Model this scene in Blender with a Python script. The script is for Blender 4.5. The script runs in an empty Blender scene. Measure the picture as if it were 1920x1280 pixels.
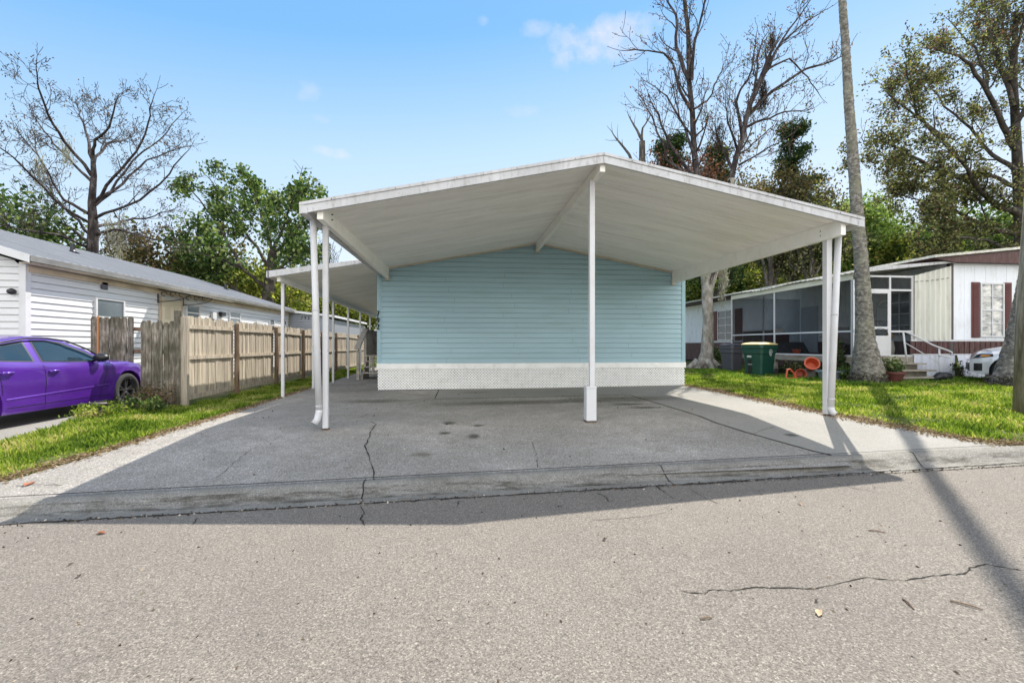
import bpy, math, random
import numpy as np
from mathutils import Vector, Matrix
rad = math.radians
SC = bpy.context.scene
C = SC.collection

# ------------------------------------------------------------------ camera, sky, sun, exposure
F, CX, HY, H, S = 853., 960., 646., 1.25, 0.009
TH = math.atan2(95, F); sT, cT = math.sin(TH), math.cos(TH)
cd = bpy.data.cameras.new('camera'); cam = bpy.data.objects.new('camera', cd); C.objects.link(cam)
cam.location = (0, 0, H); cam.rotation_euler = (rad(90), 0, -TH)
cd.sensor_width = 36; cd.lens = 36 * F / 1920; cd.shift_y = (HY - 640) / 1920
cd.clip_end = 2000; cd.clip_start = 0.05
SC.camera = cam
SUN_AZ, SUN_EL = math.atan2(.49, .64), rad(51)
sd = bpy.data.lights.new('sun', 'SUN'); sun = bpy.data.objects.new('sun', sd); C.objects.link(sun)
sd.energy = 3.2; sd.angle = rad(.45); sd.color = (1, .95, .87)
sv = Vector((math.sin(SUN_AZ) * math.cos(SUN_EL), math.cos(SUN_AZ) * math.cos(SUN_EL), math.sin(SUN_EL)))
sun.rotation_euler = sv.to_track_quat('Z', 'Y').to_euler()
SC.view_settings.view_transform = 'Standard'; SC.view_settings.look = 'None'
SC.view_settings.gamma = 1; SC.view_settings.use_curve_mapping = False
SC.view_settings.exposure = 1.3

def ray(px, py):
    u = (px - CX) / F; v = (HY - py) / F
    return (sT + u * cT, cT - u * sT, v)
def D(y):                       # the driveway falls towards the street
    return np.interp(y, [3.0, 4.55, 5.03, 7.4, 7.9], [.262, .262, .205, .008, 0])
def G(px, py, z0=0):
    d = ray(px, py); z = 0
    for _ in range(40):
        t = (-z - H) / (d[2] - S * d[0]); z = .5 * z + .5 * float(D(t * d[1]))
    return Vector((t * d[0], t * d[1], H + t * d[2]))
def AY(px, py, Y):
    d = ray(px, py); t = Y / d[1]; return Vector((t * d[0], Y, H + t * d[2]))
def AX(px, py, X):
    d = ray(px, py); t = X / d[0]; return Vector((X, t * d[1], H + t * d[2]))
def gz(x, y=9.0): return S * x - D(y)

W = bpy.data.worlds.new('World'); SC.world = W; W.use_nodes = True
wt = W.node_tree; wt.nodes.clear()
wo = wt.nodes.new('ShaderNodeOutputWorld'); bg = wt.nodes.new('ShaderNodeBackground')
sky = wt.nodes.new('ShaderNodeTexSky'); sky.sky_type = 'NISHITA'; sky.sun_disc = False
sky.sun_elevation = SUN_EL; sky.sun_rotation = SUN_AZ
sky.air_density = 1.0; sky.dust_density = .25; sky.ozone_density = 1.0; sky.altitude = 0
bg.inputs['Strength'].default_value = 0.15
tc = wt.nodes.new('ShaderNodeTexCoord')
def wmath(op, a, b=None, c=None, clamp=False):
    n = wt.nodes.new('ShaderNodeMath'); n.operation = op; n.use_clamp = clamp
    for i, v in enumerate((a, b, c)):
        if v is None: continue
        if isinstance(v, (int, float)): n.inputs[i].default_value = v
        else: wt.links.new(v, n.inputs[i])
    return n.outputs[0]
def wvec(op, a, b):
    n = wt.nodes.new('ShaderNodeVectorMath'); n.operation = op
    for i, v in enumerate((a, b)):
        if isinstance(v, (tuple, Vector)): n.inputs[i].default_value = tuple(v)
        else: wt.links.new(v, n.inputs[i])
    return n.outputs['Value'] if op == 'DOT_PRODUCT' else n.outputs[0]
nz = wt.nodes.new('ShaderNodeTexNoise'); nz.inputs['Scale'].default_value = 15; nz.inputs['Detail'].default_value = 7
nz.inputs['Roughness'].default_value = .62
wt.links.new(tc.outputs['Generated'], nz.inputs['Vector'])
cl = None
for (px, py, sx, sy, amp) in [(1130, 72, 110, 45, 1.1), (1002, 55, 36, 16, .6), (578, 175, 22, 24, .6), (618, 284, 40, 14, .8), (604, 225, 26, 11, .45),
                              (904, 40, 12, 9, .4), (975, 208, 36, 14, .4)]:
    d = Vector(ray(px, py)).normalized(); r = d.cross(Vector((0, 0, 1))).normalized(); u = r.cross(d)
    a = wmath('DIVIDE', wvec('DOT_PRODUCT', tc.outputs['Generated'], r), sx / F / 1.25)
    b = wmath('DIVIDE', wmath('SUBTRACT', wvec('DOT_PRODUCT', tc.outputs['Generated'], u), 0.0), sy / F / 1.25)
    rr = wmath('ADD', wmath('MULTIPLY', a, a), wmath('MULTIPLY', b, b))
    e = wmath('SUBTRACT', 1.0, rr)
    e = wmath('ADD', e, wmath('MULTIPLY', wmath('SUBTRACT', nz.outputs['Fac'], .5), 5.0))
    front = wmath('GREATER_THAN', wvec('DOT_PRODUCT', tc.outputs['Generated'], d), 0.8)
    fall = wmath('SUBTRACT', 1.25, wmath('MULTIPLY', rr, .5), None, True)
    e = wmath('MULTIPLY', wmath('MULTIPLY', wmath('MULTIPLY', e, .55, None, True), front), wmath('MULTIPLY', fall, amp))
    cl = e if cl is None else wmath('MAXIMUM', cl, e)
sep = wt.nodes.new('ShaderNodeSeparateXYZ'); wt.links.new(tc.outputs['Generated'], sep.inputs[0])
gr = wt.nodes.new('ShaderNodeValToRGB'); wt.links.new(wmath('ADD', sep.outputs[2], wmath('MULTIPLY', wmath('SUBTRACT', .69, wvec('DOT_PRODUCT', tc.outputs['Generated'], (.61, .79, 0))), .17)), gr.inputs[0]); el = gr.color_ramp.elements
for _ in range(3): el.new(.5)
for i, (p, c) in enumerate([(0, (2.45, 2.55, 2.7)), (.20, (2.1, 2.4, 2.7)), (.38, (1.5, 2.1, 2.7)), (.57, (.60, 1.45, 2.65)), (1, (.4, .9, 2.0))]): el[i].position = p; el[i].color = (*c, 1)
ms_ = wt.nodes.new('ShaderNodeMix'); ms_.data_type = 'RGBA'; ms_.inputs[0].default_value = .92
wt.links.new(sky.outputs[0], ms_.inputs[6]); wt.links.new(gr.outputs[0], ms_.inputs[7])
mx = wt.nodes.new('ShaderNodeMix'); mx.data_type = 'RGBA'; mx.blend_type = 'MIX'
wt.links.new(wmath('MULTIPLY', cl, .8, None, True), mx.inputs[0])
wt.links.new(ms_.outputs[2], mx.inputs[6]); mx.inputs[7].default_value = (2.45, 2.45, 2.65, 1)
# bright cloud fill added to the unseen sky behind the viewer, lifting the shade
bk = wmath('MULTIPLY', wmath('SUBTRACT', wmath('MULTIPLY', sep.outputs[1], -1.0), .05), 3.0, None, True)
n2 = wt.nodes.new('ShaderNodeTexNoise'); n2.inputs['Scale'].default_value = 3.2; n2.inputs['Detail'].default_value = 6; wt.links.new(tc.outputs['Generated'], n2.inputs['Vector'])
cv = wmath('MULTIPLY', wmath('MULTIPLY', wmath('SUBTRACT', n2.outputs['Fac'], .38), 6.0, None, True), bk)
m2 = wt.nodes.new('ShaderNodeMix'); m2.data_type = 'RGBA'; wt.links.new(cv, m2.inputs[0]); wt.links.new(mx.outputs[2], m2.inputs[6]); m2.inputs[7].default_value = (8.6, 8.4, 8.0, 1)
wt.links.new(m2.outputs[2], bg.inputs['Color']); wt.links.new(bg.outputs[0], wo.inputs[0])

# ------------------------------------------------------------------ mesh helpers
class MB:
    def __init__(s): s.v = []; s.f = []
    def add(s, vs, fs):
        o = len(s.v); s.v += [tuple(v) for v in vs]; s.f += [tuple(i + o for i in f) for f in fs]; return s
    def box(s, x0, x1, y0, y1, z0, z1):
        return s.add([(x0, y0, z0), (x1, y0, z0), (x1, y1, z0), (x0, y1, z0), (x0, y0, z1), (x1, y0, z1), (x1, y1, z1), (x0, y1, z1)],
                     [(0, 3, 2, 1), (4, 5, 6, 7), (0, 1, 5, 4), (1, 2, 6, 5), (2, 3, 7, 6), (3, 0, 4, 7)])
    def beam(s, a, b, w, h, up=(0, 0, 1), off=(0, 0)):
        a, b = Vector(a), Vector(b); d = (b - a).normalized(); up = Vector(up)
        if abs(d.dot(up)) > .98: up = Vector((0, 1, 0))
        r = d.cross(up).normalized(); u = r.cross(d).normalized(); vs = []
        for p in (a, b):
            for i, j in ((-1, -1), (1, -1), (1, 1), (-1, 1)): vs.append(p + r * (i * w / 2 + off[0]) + u * (j * h / 2 + off[1]))
        return s.add(vs, [(0, 1, 2, 3), (7, 6, 5, 4), (0, 4, 5, 1), (1, 5, 6, 2), (2, 6, 7, 3), (3, 7, 4, 0)])
    def tube(s, pts, rs, n=8, cap=True):
        pts = [Vector(p) for p in pts]
        if isinstance(rs, (int, float)): rs = [rs] * len(pts)
        o = len(s.v); prev = None
        for i, p in enumerate(pts):
            d = (pts[min(i + 1, len(pts) - 1)] - pts[max(i - 1, 0)]);
            d = d.normalized() if d.length > 1e-9 else Vector((0, 0, 1))
            if prev is None:
                a = Vector((1, 0, 0)) if abs(d.x) < .8 else Vector((0, 1, 0))
                r = d.cross(a).normalized()
            else: r = (prev - d * prev.dot(d)); r = r.normalized() if r.length > 1e-6 else prev
            prev = r; u = d.cross(r)
            for k in range(n):
                t = 2 * math.pi * k / n; q = p + (r * math.cos(t) + u * math.sin(t)) * rs[i]; s.v.append((q.x, q.y, q.z))
        for i in range(len(pts) - 1):
            for k in range(n):
                a = o + i * n + k; b = o + i * n + (k + 1) % n; s.f.append((a, b, b + n, a + n))
        if cap:
            s.f.append(tuple(o + k for k in reversed(range(n)))); e = o + (len(pts) - 1) * n; s.f.append(tuple(e + k for k in range(n)))
        return s
    def prism(s, pts, ext):
        n = len(pts); ext = Vector(ext); pts = [Vector(p) for p in pts]
        return s.add(pts + [p + ext for p in pts], [tuple(reversed(range(n))), tuple(range(n, 2 * n))] + [(i, (i + 1) % n, (i + 1) % n + n, i + n) for i in range(n)])
    def lathe(s, prof, n=24, axis='z', c=(0, 0, 0)):
        o = len(s.v); m = len(prof)
        for k in range(n):
            t = 2 * math.pi * k / n
            for (r, h) in prof:
                if axis == 'z': q = (c[0] + r * math.cos(t), c[1] + r * math.sin(t), c[2] + h)
                elif axis == 'x': q = (c[0] + h, c[1] + r * math.cos(t), c[2] + r * math.sin(t))
                else: q = (c[0] + r * math.cos(t), c[1] + h, c[2] + r * math.sin(t))
                s.v.append(q)
        for k in range(n):
            for i in range(m - 1):
                a = o + k * m + i; b = o + ((k + 1) % n) * m + i; s.f.append((a, b, b + 1, a + 1))
        return s
    def build(s, name, m, parent=None, smooth=False, bevel=0):
        me = bpy.data.meshes.new(name)
        off = parent.location if parent is not None and parent.parent is None else (parent['_o'] if parent is not None else Vector((0, 0, 0)))
        off = Vector(off)
        me.from_pydata([(v[0] - off.x, v[1] - off.y, v[2] - off.z) for v in s.v], [], s.f)
        me.validate(); me.update()
        if m: me.materials.append(m)
        if smooth: me.polygons.foreach_set('use_smooth', [True] * len(me.polygons))
        o = bpy.data.objects.new(name, me); C.objects.link(o)
        if parent is not None: o.parent = parent
        o['_o'] = tuple(off)
        if bevel:
            b = o.modifiers.new('b', 'BEVEL'); b.width = bevel; b.segments = 2; b.limit_method = 'ANGLE'; b.angle_limit = rad(40)
        return o
def thing(name, loc, label, cat, group=None):
    o = bpy.data.objects.new(name, None); C.objects.link(o); o.location = loc; o.empty_display_size = .2
    return tag(o, label, cat, group)
def tag(o, label=None, cat=None, group=None, kind=None):
    if label: o['label'] = label
    if cat: o['category'] = cat
    if group: o['group'] = group
    if kind: o['kind'] = kind
    return o
def npmesh(name, V, Fq, m, parent=None, smooth=False):
    me = bpy.data.meshes.new(name); n, k = Fq.shape
    if parent is not None:
        off = Vector(parent.location) if parent.parent is None else Vector(parent['_o']); V = V - np.array(off)
    else: off = Vector((0, 0, 0))
    me.vertices.add(len(V)); me.vertices.foreach_set('co', V.astype(np.float32).ravel())
    me.loops.add(n * k); me.loops.foreach_set('vertex_index', Fq.astype(np.int32).ravel())
    me.polygons.add(n); me.polygons.foreach_set('loop_start', np.arange(0, n * k, k, dtype=np.int32))
    me.polygons.foreach_set('loop_total', np.full(n, k, dtype=np.int32))
    if smooth: me.polygons.foreach_set('use_smooth', np.ones(n, dtype=bool))
    me.update(calc_edges=True); me.materials.append(m)
    o = bpy.data.objects.new(name, me); C.objects.link(o)
    if parent is not None: o.parent = parent
    o['_o'] = tuple(off)
    return o

# ------------------------------------------------------------------ materials
def srgb(r, g, b):
    f = lambda c: (c / 255 / 12.92) if c / 255 <= .04045 else ((c / 255 + .055) / 1.055) ** 2.4
    return (f(r), f(g), f(b))
class NT:
    def __init__(s, name):
        s.m = bpy.data.materials.new(name); s.m.use_nodes = True; s.t = s.m.node_tree; s.b = s.t.nodes['Principled BSDF']
        s.tc = s.t.nodes.new('ShaderNodeTexCoord')
    def n(s, ty, **k):
        x = s.t.nodes.new(ty)
        for a, b in k.items(): setattr(x, a, b)
        return x
    def l(s, a, b): s.t.links.new(a, b)
    def vec(s, scale=(1, 1, 1)):
        mp = s.n('ShaderNodeMapping'); mp.inputs['Scale'].default_value = scale; s.l(s.tc.outputs['Object'], mp.inputs[0]); return mp.outputs[0]
    def noise(s, sc, det=4, ro=.55, vec=None):
        x = s.n('ShaderNodeTexNoise'); x.inputs['Scale'].default_value = sc; x.inputs['Detail'].default_value = det; x.inputs['Roughness'].default_value = ro
        s.l(vec or s.tc.outputs['Object'], x.inputs['Vector']); return x.outputs['Fac']
    def ramp(s, fac, stops):
        r = s.n('ShaderNodeValToRGB'); e = r.color_ramp.elements
        while len(e) < len(stops): e.new(.5)
        for i, (p, c) in enumerate(stops):
            e[i].position = p; e[i].color = (*c, 1) if len(c) == 3 else c
        s.l(fac, r.inputs[0]); return r.outputs[0]
    def mix(s, f, a, b, mode='MIX'):
        x = s.n('ShaderNodeMix', data_type='RGBA', blend_type=mode)
        for i, v in ((0, f), (6, a), (7, b)):
            if isinstance(v, (int, float)): x.inputs[i].default_value = v
            elif isinstance(v, tuple): x.inputs[i].default_value = (*v, 1) if len(v) == 3 else v
            else: s.l(v, x.inputs[i])
        return x.outputs[2]
    def math(s, op, a, b=0.0, clamp=False):
        x = s.n('ShaderNodeMath', operation=op, use_clamp=clamp)
        for i, v in ((0, a), (1, b)):
            if isinstance(v, (int, float)): x.inputs[i].default_value = v
            else: s.l(v, x.inputs[i])
        return x.outputs[0]
    def bump(s, h, st=.3, dist=.01):
        x = s.n('ShaderNodeBump'); x.inputs['Strength'].default_value = st; x.inputs['Distance'].default_value = dist
        s.l(h, x.inputs['Height']); s.l(x.outputs[0], s.b.inputs['Normal'])
    def col(s, c): s.l(c, s.b.inputs['Base Color'])
g3 = lambda v: (v, v, v)
def paint(name, c, rough=.5, var=.12, sc=1.6, streak=None, dirt=None, dirtamt=.0, metal=0, bump=.0, spec=.4):
    t = NT(name); v = t.vec(streak) if streak else None
    n1 = t.noise(sc, 6, .6, v)
    c1 = tuple(x * (1 - var) for x in c); c2 = tuple(min(1, x * (1 + var)) for x in c)
    col = t.ramp(n1, [(.3, c1), (.7, c2)])
    if dirt:
        n2 = t.noise(sc * 3.1, 7, .68, v)
        m = t.math('MULTIPLY', t.ramp(n2, [(.5, g3(0)), (.72, g3(1))]), dirtamt)
        col = t.mix(m, col, dirt)
    t.col(col); t.b.inputs['Roughness'].default_value = rough; t.b.inputs['Metallic'].default_value = metal
    t.b.inputs['Specular IOR Level'].default_value = spec
    if bump: t.bump(t.noise(sc * 14, 5), bump, .01)
    return t.m
def flat(name, c, rough=.5, metal=0, spec=.5):
    t = NT(name); n = t.noise(9, 3); t.col(t.ramp(n, [(.2, tuple(x * .93 for x in c)), (.8, tuple(min(1, x * 1.07) for x in c))]))
    t.b.inputs['Roughness'].default_value = rough; t.b.inputs['Metallic'].default_value = metal; t.b.inputs['Specular IOR Level'].default_value = spec
    return t.m
def concrete(name, base, lo, hi, grain=1.0, spots=.5, agg=55, blot=.5, bl_col=None, rough=.9):
    t = NT(name)
    big = t.noise(.55, 5, .6); mid = t.noise(3.3, 7, .7); fine = t.noise(70, 3, .7)
    c = t.ramp(big, [(.32, lo), (.5, base), (.7, hi)])
    c = t.mix(t.math('MULTIPLY', t.ramp(mid, [(.42, g3(0)), (.68, g3(1))]), blot), c, bl_col or tuple(x * .72 for x in base))
    vo = t.n('ShaderNodeTexVoronoi'); vo.inputs['Scale'].default_value = agg; t.l(t.tc.outputs['Object'], vo.inputs['Vector'])
    sp = t.n('ShaderNodeSeparateColor'); t.l(vo.outputs['Color'], sp.inputs[0])
    k = 1 - spots
    g = t.ramp(sp.outputs[0], [(0, g3(.5 - .3 * spots * grain)), (.55, g3(.5)), (.86, g3(.52)), (1, g3(.5 + .5 * spots * grain))])
    c = t.mix(.9, c, g, 'OVERLAY')
    g2 = t.ramp(fine, [(.3, g3(.5 - .22 * grain)), (.7, g3(.5 + .22 * grain))])
    c = t.mix(.8, c, g2, 'OVERLAY')
    t.col(c); t.b.inputs['Roughness'].default_value = rough; t.b.inputs['Specular IOR Level'].default_value = .25
    h = t.math('ADD', t.math('MULTIPLY', fine, .6), t.math('MULTIPLY', vo.outputs['Distance'], .5)); t.bump(h, .35, .006)
    return t.m
def wood(name, a, b, c, sc=(14, 14, .7), rough=.85, algae=None, alg=.5):
    t = NT(name); v = t.vec(sc); n1 = t.noise(2.2, 6, .65, v); n2 = t.noise(1.1, 4, .6)
    col = t.ramp(n1, [(.28, a), (.5, b), (.72, c)])
    gg = t.n('ShaderNodeNewGeometry'); col = t.mix(1.0, col, t.ramp(gg.outputs['Random Per Island'], [(0, (.70, .70, .70)), (.4, (.95, .94, .92)), (1, (1.16, 1.14, 1.10))]), 'MULTIPLY')
    if algae: col = t.mix(t.math('MULTIPLY', t.ramp(n2, [(.45, g3(0)), (.62, g3(1))]), alg), col, algae)
    t.col(col); t.b.inputs['Roughness'].default_value = rough; t.b.inputs['Specular IOR Level'].default_value = .2; t.bump(n1, .5, .008); return t.m
def bark(name, a, b, c, sc=5, st=(1, 1, .35), bump=.8, moss=None):
    t = NT(name); v = t.vec(st); n1 = t.noise(sc, 8, .7, v); n2 = t.noise(1.3, 4, .6)
    col = t.ramp(n1, [(.33, a), (.5, b), (.66, c)])
    if moss: col = t.mix(t.math('MULTIPLY', t.ramp(n2, [(.5, g3(0)), (.66, g3(1))]), .6), col, moss)
    t.col(col); t.b.inputs['Roughness'].default_value = .95; t.b.inputs['Specular IOR Level'].default_value = .15; t.bump(n1, bump, .03); return t.m
def leafm(name, stops, trans=.35, rough=.55, patch=0):
    t = NT(name); g = t.n('ShaderNodeNewGeometry'); f_ = g.outputs['Random Per Island']
    if patch:
        pn = t.math('MULTIPLY', t.math('SUBTRACT', t.noise(1.1, 6, .65), .5), patch); f_ = t.math('ADD', t.math('MULTIPLY', f_, .62), t.math('ADD', pn, .2), True)
    col = t.ramp(f_, stops)
    t.col(col); t.b.inputs['Roughness'].default_value = .7; t.b.inputs['Specular IOR Level'].default_value = .12
    tr = t.n('ShaderNodeBsdfTranslucent'); t.l(t.mix(1.0, col, (1.25, 1.3, .7), 'MULTIPLY'), tr.inputs[0])
    ms = t.n('ShaderNodeMixShader'); ms.inputs[0].default_value = trans
    t.l(t.b.outputs[0], ms.inputs[1]); t.l(tr.outputs[0], ms.inputs[2])
    t.l(ms.outputs[0], t.t.nodes['Material Output'].inputs[0]); return t.m
def glassm(name, c, rough=.06, spec=.8):
    t = NT(name); t.col(t.ramp(t.noise(1.3, 3), [(.3, tuple(x * .7 for x in c)), (.7, c)])); t.b.inputs['Roughness'].default_value = rough
    t.b.inputs['Specular IOR Level'].default_value = spec; return t.m
def screenm(name, c, alpha):
    t = NT(name); t.b.inputs['Base Color'].default_value = (*c, 1); t.b.inputs['Roughness'].default_value = 1; t.b.inputs['Specular IOR Level'].default_value = 0
    tr = t.n('ShaderNodeBsdfTransparent'); ms = t.n('ShaderNodeMixShader')
    t.l(t.math('ADD', t.math('MULTIPLY', t.noise(.9, 3), .14), alpha - .07), ms.inputs[0])
    t.l(tr.outputs[0], ms.inputs[1]); t.l(t.b.outputs[0], ms.inputs[2]); t.l(ms.outputs[0], t.t.nodes['Material Output'].inputs[0]); return t.m

M = {}
M['asphalt'] = concrete('asphalt', (.19, .168, .142), (.172, .152, .130), (.198, .176, .149), 1.2, .6, 150, .25, (.145, .131, .115))
M['slab'] = concrete('old_slab', (.298, .278, .250), (.24, .224, .20), (.385, .360, .325), 1.05, .65, 90, .75, (.225, .21, .18))
M['slab_new'] = concrete('pale_slab', (.27, .258, .232), (.24, .23, .208), (.30, .286, .26), .6, .3, 90, .25, (.22, .21, .185))
M['kerb'] = concrete('kerb_concrete', (.235, .222, .195), (.20, .188, .165), (.27, .255, .225), .9, .5, 110, .6, (.13, .118, .095))
M['crack'] = flat('crack_dark', (.045, .042, .038), 1, 0, 0)
M['white'] = paint('white_aluminium', (.60, .60, .61), .45, .05, 1.2, (1, 1, 1), (.42, .40, .34), .35)
M['beamw'] = paint('beam_white', (.88, .86, .80), .45, .04, 1.2, (1, 1, 1), (.6, .57, .48), .4)
M['fascia'] = paint('weathered_white_fascia', (.50, .50, .51), .55, .12, 1.4, (3, 1, 1), (.24, .23, .20), .75)
M['soffit'] = paint('soffit_pan', (.93, .90, .84), .5, .07, .7, (.4, 3, 1), (.66, .62, .53), .6)
M['trimtan'] = paint('ledger_tan', (.50, .45, .36), .7, .15, 3)
M['siding'] = paint('blue_siding', (.33, .485, .545), .45, .09, .7, (.35, 1, 2.2), (.27, .40, .39), .5, bump=.03)
M['corner'] = paint('blue_corner_board', (.30, .46, .52), .45, .06)
M['lattice'] = paint('lattice_white', (.88, .88, .86), .5, .05, 2, None, (.5, .48, .4), .4)
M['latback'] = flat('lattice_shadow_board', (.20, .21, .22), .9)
M['wsiding'] = paint('white_siding', (.62, .62, .63), .45, .06, .8, (.5, .5, 3), (.5, .49, .43), .35)
M['gsiding'] = paint('grey_siding', (.22, .235, .265), .5, .05)
M['metalroof'] = paint('metal_roof', (.235, .245, .265), .45, .12, 1.2, (.5, 2, 1), (.15, .15, .15), .4)
M['woodtan'] = wood('fence_tan', (.15, .125, .095), (.39, .338, .27), (.54, .485, .40))
M['woodpost'] = wood('fence_post', (.07, .045, .03), (.16, .11, .075), (.27, .20, .14), (6, 6, .8))
M['woodgrey'] = wood('fence_grey', (.04, .036, .028), (.17, .15, .12), (.42, .40, .35), (9, 9, 1.6), .9, (.05, .05, .03), .8)
M['deckwood'] = wood('deck_wood', (.14, .12, .10), (.30, .27, .22), (.44, .41, .35), (2, .7, 9))
M['stepwood'] = wood('step_wood', (.32, .29, .26), (.45, .42, .38), (.55, .52, .48), (3, 3, 3))
M['purple'] = None
M['black'] = flat('black_plastic', (.012, .012, .014), .4)
M['rubber'] = flat('rubber', (.03, .03, .03), .85)
M['darkglass'] = glassm('dark_glass', (.03, .045, .06), .04)
M['carglass'] = glassm('tinted_car_glass', (.016, .038, .058), .03)
M['winglass'] = glassm('window_glass', (.16, .19, .21), .08)
M['maroon'] = paint('maroon_shutter', (.10, .022, .017), .5, .2, 3)
M['brownpanel'] = paint('maroon_panel', (.065, .018, .016), .55, .3, 2, (4, 4, .5), (.3, .28, .26), .3)
M['mhwhite'] = paint('mobile_home_white', (.74, .76, .80), .5, .07, 1.1, (1, 1, .4), (.45, .45, .42), .5)
M['corr'] = paint('corrugated_cream', (.66, .65, .58), .5, .08, 1, (2, 2, .3), (.36, .34, .27), .5)
M['skirtm'] = paint('skirt_panel', (.62, .64, .72), .5, .1, 1, (3, 3, .4), (.3, .3, .3), .6)
M['roofold'] = paint('old_porch_roof', (.62, .60, .53), .7, .2, 3, None, (.22, .19, .14), .8)
M['screen'] = screenm('screen_mesh', (.02, .022, .024), .27)
M['binG'] = flat('green_plastic', (.008, .055, .038), .45)
M['binY'] = paint('yellow_lid', (.62, .47, .19), .6, .1, 6, None, (.3, .25, .15), .5)
M['binK'] = flat('grey_plastic', (.075, .075, .09), .5)
M['orange'] = flat('orange_plastic', (.50, .09, .035), .5)
M['violet'] = flat('violet_plastic', (.055, .03, .22), .45)
M['tub'] = flat('tub_grey', (.16, .21, .24), .55)
M['bark'] = bark('bark_grey', (.03, .026, .023), (.09, .08, .07), (.21, .195, .17))
M['barkd'] = bark('bark_dark', (.025, .022, .02), (.06, .052, .046), (.12, .105, .09))
M['barkp'] = bark('bark_pale', (.10, .085, .07), (.27, .245, .21), (.46, .43, .39), 4, (1, 1, .5), .8, (.13, .14, .09))
M['twig'] = bark('twig_bark', (.018, .014, .014), (.045, .037, .036), (.13, .115, .108), 5)
M['moss'] = leafm('spanish_moss_fibre', [(0, (.20, .19, .16)), (1, (.40, .39, .34))], .3)
M['mossd'] = leafm('dead_hanging_fibre', [(0, (.03, .025, .02)), (1, (.08, .06, .05))], .2)
M['grass'] = leafm('grass_blade', [(0, (.035, .07, .010)), (.3, (.10, .17, .020)), (.62, (.23, .31, .045)), (.82, (.40, .42, .11)), (1, (.5, .42, .22))], .45, patch=2.6)
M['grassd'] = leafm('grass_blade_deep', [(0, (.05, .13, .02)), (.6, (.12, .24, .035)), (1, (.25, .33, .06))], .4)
M['leafmid'] = leafm('leaf_green', [(0, (.02, .045, .015)), (.45, (.06, .11, .032)), (.8, (.15, .21, .065)), (1, (.34, .38, .16))], .4)
M['leafbright'] = leafm('leaf_bright', [(0, (.07, .12, .03)), (.5, (.17, .26, .06)), (1, (.34, .42, .14))], .4)
M['leafyel'] = leafm('leaf_yellow_green', [(0, (.05, .08, .02)), (.4, (.17, .21, .045)), (.8, (.38, .40, .09)), (1, (.55, .46, .16))], .5)
M['leafdark'] = leafm('leaf_dark', [(0, (.012, .028, .012)), (.6, (.03, .06, .02)), (1, (.08, .11, .03))], .25)
M['leafoak'] = leafm('leaf_oak', [(0, (.03, .03, .02)), (.4, (.065, .07, .035)), (.75, (.17, .19, .07)), (1, (.36, .32, .19))], .45)
M['leafbrown'] = leafm('leaf_brown', [(0, (.04, .035, .02)), (.3, (.07, .075, .03)), (.6, (.15, .11, .05)), (.85, (.26, .17, .08)), (1, (.18, .20, .07))], .35)
M['leafred'] = leafm('leaf_dry_red', [(0, (.06, .025, .02)), (.6, (.13, .055, .04)), (1, (.22, .11, .07))], .3)
M['leafpurp'] = leafm('leaf_bud', [(0, (.06, .045, .05)), (.6, (.11, .085, .085)), (1, (.17, .14, .12))], .3)

def lawnmat():
    t = NT('lawn_soil'); n1 = t.noise(.8, 6, .7); n2 = t.noise(9, 6, .7); n3 = t.noise(60, 3)
    gcol = t.ramp(n2, [(.3, (.035, .05, .012)), (.5, (.08, .10, .025)), (.7, (.15, .15, .06))])
    d = t.ramp(n3, [(.3, (.14, .10, .06)), (.7, (.30, .24, .16))])
    t.col(t.mix(t.ramp(t.math('ADD', t.math('MULTIPLY', n1, .7), t.math('MULTIPLY', n2, .3)), [(.52, g3(0)), (.62, g3(1))]), gcol, d))
    t.b.inputs['Roughness'].default_value = 1; t.b.inputs['Specular IOR Level'].default_value = .1; t.bump(n2, .7, .03); return t.m
M['lawn'] = lawnmat()
M['soil'] = paint('brown_soil', (.17, .12, .075), 1, .3, 6, None, (.30, .24, .17), .6, bump=.5, spec=.1)
def carpaint(name, c, c2):
    t = NT(name); n = t.noise(1.4, 6, .65)
    t.col(t.ramp(n, [(.35, c), (.65, c2)])); t.b.inputs['Roughness'].default_value = .32
    t.b.inputs['Metallic'].default_value = .3; t.b.inputs['Coat Weight'].default_value = 1; t.b.inputs['Coat Roughness'].default_value = .04; return t.m
M['purple'] = carpaint('purple_paint', (.075, .013, .25), (.10, .017, .33))
M['carwhite'] = carpaint('white_paint', (.68, .70, .74), (.74, .76, .80))

# ------------------------------------------------------------------ ground, road, kerb, slabs (structure)
KB = lambda x: 5.08 + .033 * x      # back of kerb
KG = lambda x: 4.53 + .037 * x      # gutter edge at the asphalt
def grid(name, rows, z0, m, step=.12):
    """rows: (y, [x breakpoints...]) swept in y, following the fall of the ground"""
    mb = MB(); 
    for (ya, xa), (yb, xb) in zip(rows[:-1], rows[1:]):
        n = max(1, int((min(yb, 8.2) - ya) / step)) if ya < 8 else 1
        for k in range(n):
            q = []
            for f in (k / n, (k + 1) / n):
                for u, v in zip(xa, xb):
                    x = u + (v - u) * f; y = ya + (yb - ya) * f; q.append((x, y, float(gz(x, y)) + z0))
            w = len(xa); mb.add(q, [(i, i + 1, i + 1 + w, i + w) for i in range(w - 1)])
    return mb.build(name, m)
o = MB().add([(-150, -60, gz(-150) - .5), (150, -60, gz(150) - .5), (150, 220, gz(150) - .5), (-150, 220, gz(-150) - .5)], [(0, 1, 2, 3)]).build('ground', M['lawn'])
tag(o, 'grassy ground reaching to the horizon', kind='structure')
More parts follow.
